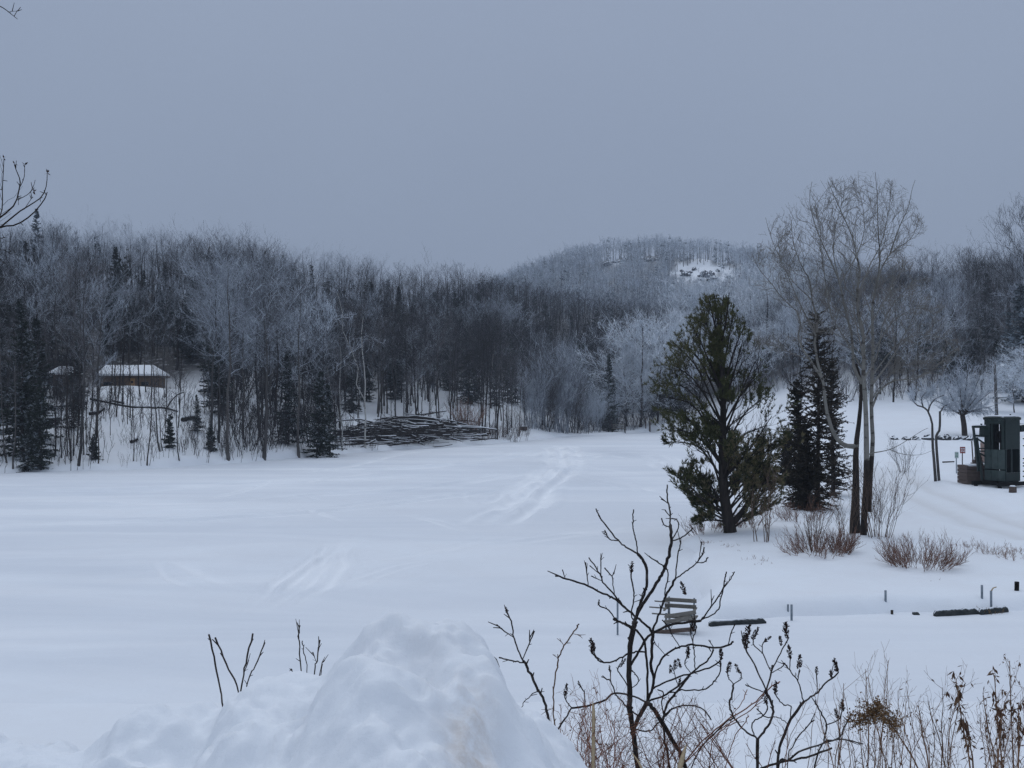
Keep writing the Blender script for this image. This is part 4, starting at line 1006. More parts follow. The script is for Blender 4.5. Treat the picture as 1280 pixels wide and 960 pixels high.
Q = np.array(L_); RQ = np.linspace(.07, .02, 9)[None].repeat(len(Q), 0)
c1, r1 = sprout(ga, Q, RQ, 14, .2, 1, (25, 60), .40, .2, 5, .06, .5, .02, .3); c2, r2 = sprout(ga, c1, r1, 6, .15, 1, (25, 60), .55, .1, 4, .07, .6, .014, .3); c3, r3 = sprout(ga, c2, r2, 6, .15, 1, (25, 65), .55, -.05, 3, .08, .7, .012, .3)
b = MB(); b.tubes(c1 - ab, r1, 4).tubes(c2 - ab, r2, 3).tubes(c3 - ab, r3, 2); b.build('crown', M['dullfrost'], root, True)

# boulders of the row behind the road, capped with snow
gb = rs(99)
for i, (px, w, h_, lab) in enumerate(((1118, 9, 4, 'flattest dark boulder at the left end of the row'), (1133, 10, 4, 'low wide boulder second from the left of the row'), (1145, 9, 4, 'small pointed boulder left of the two-stemmed tree'), (1160, 15, 6, 'long dark boulder just behind the two-stemmed tree'),
                                     (1175, 10, 5, 'sloping boulder touching the two-stemmed tree on its right'), (1184, 10, 7, 'tallest peaked boulder of the row'), (1198, 14, 5, 'long low boulder in front of the apple tree trunk'), (1210, 11, 5, 'boulder just left of the green booth beam'))):
    c = hit(px, 550); sx, sz = w * .5 / F * c[1], h_ * .95 / F * c[1]
    b = MB(); n, m = 12, 8; th = np.linspace(0, 2 * math.pi, n, endpoint=False); ph = np.linspace(-1.2, 1.5, m); PH, TT = np.meshgrid(ph, th, indexing='ij')
    rr = .8 + .4 * gb.rand(m, n)
    Vv = np.stack([np.cos(PH) * np.cos(TT) * sx * rr, np.cos(PH) * np.sin(TT) * .5 * rr, np.sin(PH) * sz * rr], -1).reshape(-1, 3)
    b.add(Vv, [[a * n + j, a * n + (j + 1) % n, (a + 1) * n + (j + 1) % n, (a + 1) * n + j] for a in range(m - 1) for j in range(n)])
    tag(b.build('boulder', M['cliff'], None, False, c), lab, 'boulder', 'snow-capped boulders in a row')

# ------------------------------------------------------------------ green booth with its frames
kb = hit(1256, 610); DK = kb[1]; s = DK / F            # metres per pixel there
def K(zx, zy, dy=0.0):
    """local point of the booth from the enlarged crop of the photograph (zx, zy), dy metres farther back"""
    return P(1190 + zx * .1146, 510 + zy * .1146, DK + dy) - kb
root = thing('green_booth', 'dark green steel booth on a skid with cross-braced arms at the right edge', 'booth', kb)
e0 = K(552, 795)                                        # nearest bottom corner
ax = np.array([1.04, .56, 0]) ; ay = np.array([-.66, .95, 0]); zt = K(552, 130)[2]; zm = K(552, 450)[2]; zb = K(552, 700)[2]; z0 = K(552, 800)[2]
e0 = np.array([e0[0], -.3, 0])
def face(a, b_, zlo, zhi, th=.04, out=.0):
    """a sheet-metal wall panel between two plan points"""
    a, b_ = np.asarray(a, float), np.asarray(b_, float); return a, b_, zlo, zhi, th
def panel(mb, a, b_, zlo, zhi, th=.04, m=0):
    t = norm(b_ - a); n_ = np.array([t[1], -t[0], 0]); c = (a + b_) / 2; c = np.array([c[0], c[1], (zlo + zhi) / 2])
    mb.box(c, (np.linalg.norm(b_ - a), th, zhi - zlo), np.stack([t, -n_, [0, 0, 1]], 1), m, .004)
A0, A1, A2, A3 = e0, e0 + ax, e0 + ax + ay, e0 + ay
b = MB()
i_ = .03
panel(b, A0 + norm(ax) * i_, A1 - norm(ax) * i_, zm, zt)                        # upper front
panel(b, A1 + norm(ay) * i_, A2 - norm(ay) * i_, z0, zt); panel(b, A2 - norm(ax) * i_, A3 + norm(ax) * i_, z0, zt)
panel(b, A0 + norm(ax) * i_, A1 - norm(ax) * i_, z0, zb - .02)                  # lower front
mid = A0 + ax * .42
panel(b, mid - norm(ax) * .05, mid + norm(ax) * .05, zb - .018, zm - .002, .05)
panel(b, A0 + norm(ax) * i_, A0 + ax * .10, zb - .018, zm - .002); panel(b, A1 - ax * .08, A1 - norm(ax) * i_, zb - .018, zm - .002)
panel(b, A3 - norm(ay) * i_, A3 - ay * .30, zm + .002, zt); panel(b, A0 + norm(ay) * i_, A0 + ay * .16, zm + .002, zt); panel(b, A3 - ay * .36, A3 - ay * .42, zm + .002, zt, .05)
panel(b, A3 - ay * .02, A0 + ay * .02, zt - .22, zt - .003, .06)
b.build('cabin_shell', M['darkgreen'], root)
b = MB(); 
for kx in range(3):
    a1 = A3 - ay * (.02 + kx * .33); a2 = A3 - ay * (.02 + kx * .33 + .31)
    panel(b, a1, a2, K(480, 668)[2], zm - .02, .05); panel(b, a1, a2, z0 + .02, K(480, 682)[2], .055)
b.build('side_panel', M['greygreen'], root)
b = MB(); cc = (A0 + A2) / 2; b.box([cc[0], cc[1], zm - .5], (.7, .6, .9), None, 0, .02); b.box([cc[0], cc[1], (z0 + zt) / 2 + .7], (.5, .4, .6), None, 0, .02)
b.build('machinery', M['black'], root)
b = MB(); t1, t2 = norm(ax), norm(ay); rot = np.stack([t1, np.cross([0, 0, 1.0], t1), [0, 0, 1]], 1)
V0 = [A0 - t1 * .04 - t2 * .04, A1 + t1 * .04 - t2 * .04, A2 + t1 * .04 + t2 * .04, A3 - t1 * .04 + t2 * .04]
Vr = [np.array([p[0], p[1], z]) for z, k in ((zt + .003, 1), (zt + .12, 1), (zt + .17, .86)) for p in [cc * (1 - k) * np.array([1, 1, 0]) + np.array([q[0], q[1], 0]) * k for q in V0]]
b.add(Vr, [[3, 2, 1, 0], [8, 9, 10, 11]] + [[r * 4 + j, r * 4 + (j + 1) % 4, r * 4 + 4 + (j + 1) % 4, r * 4 + 4 + j] for r in (0, 1) for j in range(4)])
rf = b.build('roof', M['darkgreen'], root)
b = MB(); b.box([cc[0], cc[1], zt + .205], (1.15, .9, .07), rot, 0, .03); b.build('snow_cap', M['snow'], rf)
b = MB(); b.line([[cc[0] + .35, cc[1] - .2, zt + .15], [cc[0] + .35, cc[1] - .2, zt + .30]], .04, .04, 8); b.build('vent_pipe', M['darkgreen'], rf)
b = MB()                                                 # skid
for q0, q1 in ((A0 - t2 * .12 - t1 * .75, A1 + t1 * 1.6 - t2 * .12), (A3 + t2 * .12 - t1 * .75, A2 + t1 * 1.6 + t2 * .12)):
    b.bar([q0[0], q0[1], z0 - .12], [q1[0], q1[1], z0 - .12], .16, .2)
for kx in (-.35, .3, .9, 1.5):
    q0 = A0 + t1 * kx; q1 = A3 + t1 * kx; b.bar([q0[0], q0[1], z0 - .125], [q1[0], q1[1], z0 - .125], .12, .12)
q0 = A0 - t1 * .9 + t2 * .3
b.bar(K(335, 795), K(560, 840, -.2), .14, .16)
b.build('skid', M['black'], root)
for q in (A0 - t1 * .6 - t2 * .12, A1 + t1 * .5 - t2 * .12, A3 - t1 * .5 + t2 * .12, A2 + t1 * .5 + t2 * .12):
    b = MB(); b.box([q[0], q[1], (z0 - .225 - .25) / 2], (.14, .2, z0 - .225 + .25), None, 0, .01); b.build('support_block', M['black'], root)
for nm, segs in (('arm_beam', [((225, 205, .5), (420, 205, .7), .16, .12), ((240, 300, .5), (400, 310, .7), .10, .10), ((320, 250, .55), (420, 255, .65), .36, .5)]),
                 ('arm_leg', [((232, 210, .5), (290, 690, .5), .10, .12), ((270, 320, .5), (330, 790, .3), .09, .11)]),
                 ('arm_brace', [((275, 335, .5), (400, 415, .7), .07, .07), ((285, 440, .5), (410, 440, .7), .06, .06), ((290, 470, .5), (410, 472, .7), .07, .07), ((300, 490, .5), (410, 555, .7), .07, .07), ((300, 590, .5), (410, 592, .7), .05, .05), ((380, 595, .6), (410, 560, .7), .05, .05)])):
    for a, c, w, h_ in segs:
        b = MB(); b.bar(K(*a), K(*c), w, h_); b.build(nm, M['darkgreen'], root)
b = MB(); b.bar(K(240, 188, .5), K(400, 188, .65), .13, .04); b.bar(K(740, 172, .62), K(1000, 140, 1.0), .22, .05); b.build('snow_strip', M['snow'], root)
b = MB(); b.line([K(320, 170, .55), K(320, 215, .55)], .05, .05, 8); b.build('lifting_lug', M['darkgreen'], root)
b = MB(); b.bar(K(735, 225, .6), K(1000, 190, 1.0), .28, .34); b.build('arm_beam', M['darkgreen'], root)
for zy, zy2 in ((335, 340), (412, 400), (552, 545), (600, 596), (632, 628), (690, 684), (745, 740)):
    b = MB(); b.bar(K(775, zy, .7), K(1010, zy2, 1.0), .05, .06); b.build('side_rail', M['darkgreen'], root)
# brown bin behind, boards, stump, signs
nb = K(260, 800, 2.0) + kb; nb[2] = h1(nb[0], nb[1]); sc = (DK + 2) / F * .1146
bw, bh = 300 * sc, 1.0; zb0 = nb[2]
root = thing('wooden_bin', 'brown open plank bin behind the green booth', 'bin', nb)
for dx, dy, w, dpt in ((0, -.6, bw, .06), (0, .6, bw, .06), (-bw / 2 + .03, 0, .06, 1.13), (bw / 2 - .03, 0, .06, 1.13)):
    for r in range(5):
        b = MB(); b.box([dx, dy, .02 + r * .2 + .095], (w, dpt, .18), None, 0, .008); b.build('plank', M['brownwood'], root)
b = MB(); b.box([0, 0, .55], (bw - .14, 1.12, .9), None, 0, .01); b.build('load', M['brownwood'], root)
for kx in (-.3, .1, .34):
    b = MB(); b.box([bw * kx, -.2 + kx, 1.05], (.5, .5, .12), None, 0, .05); b.build('snow_lump', M['snow'], root)
nb2 = K(225, 600, 2.6) + kb; z_ = h1(nb2[0], nb2[1])
root = thing('leaning_boards', 'weathered boards propped upright in the bin behind the booth frame', 'boards', [nb2[0], nb2[1], zb0 + 1.0])
for (xa, za, xb, zb_, w, m_) in ((215, 360, 232, 600, .08, 'brownwood'), (250, 370, 262, 600, .14, 'wood'), (330, 375, 338, 560, .45, 'pinkboard'), (355, 440, 360, 590, .25, 'greygreen')):
    b = MB(); o_ = np.array([nb2[0], nb2[1], zb0 + 1.0]) - kb; a = K(xa, za, 2.6) - o_; c = K(xb, zb_, 2.6) - o_; c[2] = -.05; b.bar(c, a, .04, w); b.build('board', M[m_], root)
pz = K(235, 545, 1.9) + kb
root = thing('stacked_blocks', 'stepped pile of brown blocks on the left end of the plank bin', 'blocks', [nb[0] - .05 * bw, nb[1] - .3, zb0 + 1.0])
for r, (w, xo) in enumerate(((.55, 0), (.45, .03), (.30, .08), (.18, .1))):
    b = MB(); b.box([xo, 0, .01 + r * .155 + .075], (w, .3, .15), None, 0, .015); b.build('block', M['brownwood'], root)
sp = hit(1266, 616); b = MB(); b.line([[0, 0, -.1], [0, 0, .30]], .19, .17, 14); root = thing('tree_stump', 'short brown stump with a snow cap in front of the booth', 'stump', sp); b.build('log', M['brownwood'], root, True)
b = MB(); b.line([[0, 0, .303], [0, 0, .36]], .16, .10, 14); b.build('snow_cap', M['snow'], root, True)
def signpost(px, py0, py1, w, h_, board, label, letter):
    p = hit(px, py0); d = p[1]; top = (py0 - py1) / F * d; r = thing('sign', label, 'sign', p)
    b = MB(); b.line([[0, 0, -.2], [0, 0, top]], .03, .03, 6); b.build('post', M['steel'] if letter != 'white' else M['darkbark'], r, True)
    W, Hh = w / F * d, h_ / F * d
    b = MB(); b.box([0, -.05, top - Hh / 2], (W, .03, Hh), None, 0, .004); bd = b.build('board', M[board], r)
    b = MB()
    for k in range(3):
        for j, (x0, wd) in enumerate(((-.36, .22), (-.08, .16), (.14, .24))):
            b.box([(x0 + wd / 2 + .03 * ((k + j) % 2)) * W, -.068, top - Hh * (.26 + .24 * k)], (wd * W, .004, Hh * .10))
    b.build('lettering', M[letter], bd)
signpost(1203, 585, 559, 6.5, 8, 'signred', 'red sign with pale lines of lettering on a post left of the booth', 'white')
signpost(1195.5, 592, 565, 4.6, 8, 'signpale', 'pale sign with green lettering on a thin post beside the red one', 'signgreen')
q = hit(1187, 580); b = MB(); b.line([[-.45, 0, .1], [.3, 0, .13]], .05, .04, 8); tag(b.build('log', M['darkbark'], None, True, q), 'dark log end lying in the snow left of the pale sign', 'log')
# lamp pole
lp = hit(1246, 521); d = lp[1]; top = (521 - 452) / F * d
root = thing('lamp_pole', 'grey wooden pole carrying a small white lamp above the booth', 'lamp pole', lp)
b = MB(); b.line([[0, 0, -.3], [-.18, 0, top]], .17, .12, 10); b.build('pole', M['bark'], root, True)
b = MB(); b.line([[-.17, 0, top - .5], [.1, -.1, top - .3], [.42, -.15, top - .32]], .03, .03, 6, 0, 8); b.build('arm', M['steel'], root, True)
b = MB(); b.box([.48, -.17, top - .36], (.30, .22, .26), None, 0, .05); b.build('lamp_head', M['white'], root)

# ------------------------------------------------------------------ shore edging, posts, bench
def timber(px0, py0, px1, py1, h_, label, seed, m_='edge'):
    a, c = P(px0, py0, 25.2), P(px1, py1, 25.2)
    da = (5 - .02) / ((py0 - 500) / F); dc = 4.98 / ((py1 - 500) / F); a, c = P(px0, py0, da), P(px1, py1, dc); a[2] = c[2] = 0
    gg = rs(seed); n = 26; t = np.linspace(0, 1, n); base = a[None] * (1 - t[:, None]) + c[None] * t[:, None]
    tp = h_ * np.interp(t, [0, .04, .96, 1], [.55, 1, 1, .5]) + gg.randn(n) * h_ * .07
    dr = norm(c - a); pr = np.array([-dr[1], dr[0], 0])
    rings = np.stack([base + [0, 0, -.15], base + np.stack([t * 0, t * 0, tp * .92], 1), base + pr * .04 + np.stack([t * 0, t * 0, tp], 1), base + pr * .10 + np.stack([t * 0, t * 0, tp + .02], 1), base + pr * .12 + [0, 0, -.15]], 1)
    V = rings.reshape(-1, 3) - a; k = 5
    ff = [[i * k + j, (i + 1) * k + j, (i + 1) * k + j + 1, i * k + j + 1] for i in range(n - 1) for j in range(k - 1)]
    ff += [[0, 1, 2, 3], [(n - 1) * k + 3, (n - 1) * k + 2, (n - 1) * k + 1, (n - 1) * k]]
    b = MB(); b.add(V, ff); o = tag(b.build('shore_timber', M[m_], None, False, a), label, 'edging')
    if h_ > .06:
        b = MB(); wv = np.interp(t, [0, .1, .3, .5, .62, .8, 1], [.2, 1, .6, 1, .3, 1, .2])[:, None] * .028; cl = base - a + pr * .07 + np.stack([t * 0, t * 0, tp + .012], 1); b.tubes(cl[None], np.r_[wv[:, 0]][None], 7); b.build('snow_cap', M['snow'], o, True)
timber(888, 781, 958, 777, .085, 'long dark strip of shore edging beside the bench', 201)
timber(1170, 770, 1224, 767, .135, 'wide dark slab of shore edging left of the bent wire post', 202)
timber(1227, 768, 1261, 764, .12, 'short ragged dark slab of shore edging right of the bent wire post', 203)
timber(1142, 768, 1150, 768, .05, 'tiny dark tip of edging showing left of the wide slab', 204)
def post(px, py0, py1, r, m_, label, tilt=0):
    dd = np.linspace(15, 60, 1500); p = hit(px, py0); h_ = (py0 - py1) / F * p[1]
    r = r * .78; b = MB(); b.line([[0, 0, -.3], [tilt * h_, 0, h_]], r, r, 8); o = b.build('post', M[m_], None, True, p)
    return tag(o, label, 'post', 'short posts along the shore'), p, h_
post(772, 793, 752, .028, 'steel', 'thin grey post left of the bench behind the twigs')
post(989.5, 777, 757, .035, 'steel', 'steel post right of the long edging strip')
post(985, 765, 757, .03, 'steel', 'stub of a post just behind the steel post')
post(1107, 755, 742, .035, 'steel', 'lone short steel post in the middle of the snowy shore')
post(1115, 769, 763, .04, 'darkbark', 'very short dark stub below the lone steel post')
post(1227.5, 748, 732, .035, 'steel', 'steel post standing behind the wide dark slab')
post(1270.5, 739, 728, .07, 'black', 'thick black stub at the right edge', .06)
o, p, h_ = post(1239, 766, 740, .035, 'steel', 'post with a bent wire on its tip and dry weeds at its foot')
b = MB(); b.line([[0, 0, h_ - .02], [.05, 0, h_ + .06], [.13, 0, h_ + .09]], .018, .012, 6, 0, 8); b.build('bent_wire', M['straw'], o)
shrub_thing(1237, 768, .32, 930, 'plume', 'dry tan weeds around the foot of the bent wire post', 22, .6, 'weed_clump', 'weed', .14, (3, 3), .006, .005)

bp = hit(852, 787); dB = bp[1]; sB = dB / F
root = thing('bench', 'weathered grey slatted bench on the snowy shore behind the bare sumac', 'bench', bp, None, R(-20)); root.scale = (.75, .75, .76)
# local: x along the bench, seat in front (towards +y, the lake), back at -y facing the camera
Wd = .92
def board(nm, c, sz, tilt=0, m_='wood'):
    b = MB(); b.box([0, 0, 0], sz, None, 0, .008); o = b.build(nm, M[m_], root, False, c); o.rotation_euler = (R(tilt), 0, 0); return o
for z in (.84, .68): board('back_slat', (-.02, -.02 - (.84 - z) * .3, z), (Wd, .035, .115), 12)
for k, y in enumerate((-.34, -.21, -.08)): board('seat_slat', (.05, y - .1, .42 + k * .012), (Wd, .11, .035))
for z_ in (.52, .38):
    o = board('front_rail', (.06, -.47 - (.52 - z_) * .5, z_), (Wd * .98, .035, .115), -8); o.rotation_euler = (R(-8), R(-11), R(6))
for z_, L_b in ((.80, .34), (.62, .50), (.44, .42)):
    b = MB(); b.bar((-Wd * .42 - L_b, -.30, z_ + .02), (-Wd * .36, -.12, z_ - .02), .07, .03); b.build('side_rail', M['wood'], root)
for sx in (-1, 1):
    x = sx * Wd * .40
    for a, c, nm in (((x, -.42, -.15), (x, -.42, .52), 'leg'), ((x, .02, -.15), (x, .04, .60), 'leg'), ((x, -.08, .38), (x, .02, .92), 'back_post')):
        b = MB(); b.bar(a, c, .045, .045); b.build(nm, M['steel'], root)
    b = MB(); b.bar((x + sx * .05, -.46, .60), (x + sx * .05, .06, .64), .06, .035); b.build('armrest', M['wood'], root)
    b = MB(); b.bar((x - sx * .03, -.42, .18), (x - sx * .03, .02, .30), .03, .03); b.build('brace', M['steel'], root)
b = MB(); b.bar((-.60, -.66, .0), (.48, -.58, .16), .16, .09); tag(b.build('foot_board', M['brownwood'], root), 'darker snow-edged board low in front of the bench legs')

# ------------------------------------------------------------------ far shore: bench, posts, brush pile
fp = hit(773, 543); d = 171.0; fp = gpt(773, 164.5); s_ = 164 / F
root = thing('bench', 'small distant bench at the head of the lake below the frosted trees', 'bench', fp)
for z in (.55, .85, 1.1):
    b = MB(); b.box([0, 0, z], (2.1, .08, .12)); b.build('slat', M['wood'], root)
b = MB(); b.box([0, -.25, .5], (2.1, .5, .07)); b.build('seat', M['wood'], root)
for x in (-.95, .95):
    b = MB(); b.bar((x, 0, -.3), (x, 0, 1.35), .14); b.build('leg', M['darkbark'], root)
    b = MB(); b.bar((x, -.45, -.3), (x, -.45, .46), .14); b.build('leg', M['darkbark'], root)
for px, h_, r, lab in ((812, 1.5, .14, 'stout wooden post at the lake head left of the pine'), (807, 1.7, .09, 'thinner pale post beside the stout one at the lake head')):
    p = gpt(px, 170); b = MB(); b.line([[0, 0, -.3], [.05, 0, h_]], r, r * .9, 8); tag(b.build('post', M['brownwood'], None, True, p), lab, 'post')
p = gpt(655, 142); b = MB(); b.box([0, 0, .3], (.9, .6, .5), None, 0, .03); root = thing('wooden_crate', 'small dark box with snow on it at the lake edge left of the frosted thicket', 'box', p); b.build('box', M['brownwood'], root); b = MB(); b.box([0, 0, .58], (.9, .6, .08), None, 0, .03); b.build('snow_cap', M['snow'], root)

gh = rs(301); p0 = gpt(510, 116)
root = thing('brush_pile', 'long heap of felled trunks and branches with snow on them at the lake edge', 'brush pile', p0)
b1, b2 = MB(), MB()
for i in range(300):
    px = 430 + 158 * gh.beta(1.7, 1.6); d = shore(px) + gh.uniform(1.0, 9); p = gpt(px, d) - p0
    L = gh.uniform(2, 8); a = gh.normal(0, .35) + (math.pi if gh.rand() < .5 else 0); hgt = gh.rand() * 2.1 * (1 - abs(px - 515) / 120)
    q0 = p + [-math.cos(a) * L / 2, -math.sin(a) * L / 2, .15 + hgt]; q1 = p + [math.cos(a) * L / 2, math.sin(a) * L / 2, .15 + hgt + gh.normal(-.1, .45)]
    md = (q0 + q1) / 2 + [gh.normal(0, .2), 0, gh.normal(.1, .3)]; r = gh.uniform(.03, .10)
    b1.line([q0, md, q1], r, r * .5, 5, 0, 5)
    if gh.rand() < .6:
        e = md + (q1 - md) * .4; b1.line([md, (md + e) / 2 + [0, 0, .12], e + [gh.normal(0, .4), gh.normal(0, .3), abs(gh.normal(0, .6))]], r * .6, r * .25, 4, 0, 5)
    if gh.rand() < .33: b2.line(np.array([q0, md, q1]) + [0, -.02, r * .75], r * .7, r * .35, 5, 0, 5)
b1.build('branches', M['darkbark'], root, True); b2.build('snow_cover', M['snow'], root, True)
for pts, lab in (([(590, 533), (600, 528), (606, 523)], 'snowy limb sticking up from the right end of the brush pile'), ([(603, 526), (612, 535)], 'short snowy limb crossing the one on the brush pile')):
    q = np.array([P(x - 52, y + (2 if y > 525 else 0), 122) for x, y in pts]) ; b = MB(); b.line(q - q[0], .13, .08, 6, 0, 6); o = b.build('snowy_limb', M['darkbark'], None, True, q[0]); tag(o, lab, 'branch')
    b = MB(); b.line(q - q[0] + [0, -.03, .10], .11, .07, 6, 0, 6); b.build('snow_cover', M['snow'], o, True)
p = gpt(583, 128); o = link('shrub', pack_mesh('shrub', shrub(310, 3.6, 46, .5, (3, 3, 2), (7, 5), .03, .014, .9), M['redtwig']), None, p); tag(o, 'reddish-brown bush at the right end of the brush pile', 'shrub')
for i, px in enumerate((606, 618, 628, 645)):
    p = gpt(px, shore(px) + 2 + i); o = link('shrub', pack_mesh('shrub', shrub(320 + i, 1.8, 12, .4, (3, 3, 2), (5, 4), .02, .01, .4), M['browntwig']), None, p); tag(o, 'small bare shrub on the snow between brush pile and frosted thicket', 'shrub', 'small shrubs right of the brush pile')
# fallen logs on the slope below the cabin
for pts, r, lab in (([(113, 500), (140, 506), (165, 511), (196, 512)], .10, 'longest fallen trunk lying across the slope below the cabin'), ([(108, 505), (95, 508), (60, 512)], .12, 'thin fallen trunk left of the longest one'), ([(112, 520), (122, 518), (130, 513)], .15, 'short dark log below the left end of the longest trunk'),
                    ([(140, 503), (155, 506)], .12, 'stub of a log lying on the longest trunk'), ([(186, 511), (205, 512), (222, 516)], .08, 'fallen trunk at the right end of the longest one'), ([(228, 528), (240, 525), (250, 527)], .2, 'dark log at the right edge of the open slope'), ([(206, 515), (214, 502), (222, 494), (230, 491)], .06, 'broken tree bent over the slope right of the cabin'),
                    ([(60, 528), (75, 526)], .15, 'short log beside the tall ragged fir'), ([(164, 555), (172, 551)], .14, 'small log sticking out of the snow low on the slope')):
    q = np.array([hit(x, y) for x, y in pts]); 
    if lab.startswith('broken'): q = np.array([P(x, y, q[0][1]) for x, y in pts])
    b = MB(); b.line(q - q[0] + [0, 0, r * .8], r, r * .7, 7, 0, 10); o = b.build('fallen_log', M['darkbark'], None, True, q[0]); tag(o, lab, 'log')
    b = MB(); b.line(q - q[0] + [0, .05, r * 1.75], r * .6, r * .4, 6, 0, 10); b.build('snow_cover', M['snow'], o, True)

# ------------------------------------------------------------------ cabin and shed
def house(px0, px1, py_ridge, py_eave, py_foot, d, label, name, door, hip):
    s_ = d / F; x0, x1 = (px0 - 640) * s_, (px1 - 640) * s_; Wd = x1 - x0; c = np.array([(x0 + x1) / 2, d + 2, 0]); zE = P(0, py_eave, d)[2]; zR = P(0, py_ridge, d + 2.2)[2]; zF = h1(c[0], d) - .6
    r = thing(name, label, name.split('_')[-1], [c[0], c[1], zF]); hE = zE - zF; hR = zR - zF; Dp = 4.0
    b = MB(); w2 = Wd / 2 - .45
    b.box([0, 0, hE / 2 - .05], (2 * w2, Dp, hE), None, 0, .01); b.build('wall', M['cabinwall'], r)
    b = MB(); W = Wd / 2; y = Dp / 2 + .28; hi = hip
    V = [[-W, -y, hE], [W, -y, hE], [W, y, hE], [-W, y, hE], [-W, -y, hE + .10], [W, -y, hE + .10], [W, y, hE + .10], [-W, y, hE + .10], [-W + .2, 0, hR], [W - hi, 0, hR]]
    b.add(V, [[3, 2, 1, 0], [0, 1, 5, 4], [1, 2, 6, 5], [2, 3, 7, 6], [3, 0, 4, 7], [4, 5, 9, 8], [6, 7, 8, 9], [5, 6, 9, 9], [7, 4, 8, 8]])
    rf = b.build('roof', M['brownwood'], r)
    b = MB(); V2 = np.array(V[4:], float); V2[:4, :2] *= .985; V2 = np.vstack([V2 + [0, 0, .02], V2[:4] * 1 + [0, 0, .22], V2[4:] + [0, 0, .24]])
    b.add(V2, [[0, 1, 7, 6], [1, 2, 8, 7], [2, 3, 9, 8], [3, 0, 6, 9], [6, 7, 11, 10], [8, 9, 10, 11], [7, 8, 11, 11], [9, 6, 10, 10]])
    b.build('snow_cover', M['snow'], rf)
    if door:
        dx = (door - 640) * s_ - c[0]; b = MB(); b.box([dx, -Dp / 2 - .03, hE / 2 - .08], (.62, .05, hE - .2), None, 0, .01); dr = b.build('door', M['doorwood'], r)
        b = MB(); b.box([dx + .02, -Dp / 2 - .065, hE * .72], (.22, .02, .22)); b.build('pane', M['glass'], dr)
        for wx in (-2.1, 1.9):
            b = MB(); b.box([wx, -Dp / 2 - .03, hE * .62], (.9, .05, .5), None, 0, .01); wn = b.build('window', M['brownwood'], r); b = MB(); b.box([wx, -Dp / 2 - .062, hE * .62], (.74, .012, .36)); b.build('pane', M['glass'], wn)
        b = MB()
        for wx in (-w2 + .05, -w2 * .45, w2 * .42, w2 - .05): b.bar([wx, -Dp / 2 - .22, -.1], [wx, -Dp / 2 - .22, hE - .003], .09)
        b.build('porch_post', M['brownwood'], r)
    else:
        b = MB(); b.box([0, -Dp / 2 - .03, hE * .5], (.6, .05, hE * .8), None, 0, .01); b.build('door', M['brownwood'], r)
house(121, 197, 459, 471, 482, 117, 'low dark cabin with snowy roof and orange door on the slope across the lake', 'log_cabin', 165, 1.1)
house(60, 82, 461, 470, 482, 101, 'small snow-roofed shed half hidden by firs left of the cabin', 'garden_shed', 0, .3)
# ------------------------------------------------------------------ foreground: sumacs traced branch by branch
def seed_head(parent, c, d, L, seed, org, fat=.34):
    g = rs(seed); n = 90; t = g.rand(n); d = norm(np.asarray(d, float)); 
    A = norm(np.cross(d, [0.3, 1, .2])); Bx = np.cross(d, A); ph = g.rand(n) * 6.28
    rad = L * fat * .5 * (np.sin(math.pi * np.clip(t * .9 + .12, 0, 1)) ** .8)
    C = c + d * (t * L)[:, None] + (A * np.cos(ph)[:, None] + Bx * np.sin(ph)[:, None]) * (rad * g.rand(n) ** .5)[:, None]
    V, Fq = leafquads(g, C - org, d * .8 + g.randn(n, 3) * .55, L * .22, L * .10)
    return link('seed_head', pack_mesh('seed_head', [(V, Fq, np.repeat(g.rand(n), 4))], M['seed']), parent)
def knobby(q, r0, r1, g, n=None):
    n = n or max(8, int(len(q) * 4)); s_ = smooth_line(q, n)
    L = np.linalg.norm(s_[-1] - s_[0]); s_[1:-1] += g.randn(n - 2, 3) * min(.0022, L * .006)
    r = np.linspace(r0, r1, n) * (1 + .14 * (g.rand(n) - .5)); return s_, r
THIN = .68
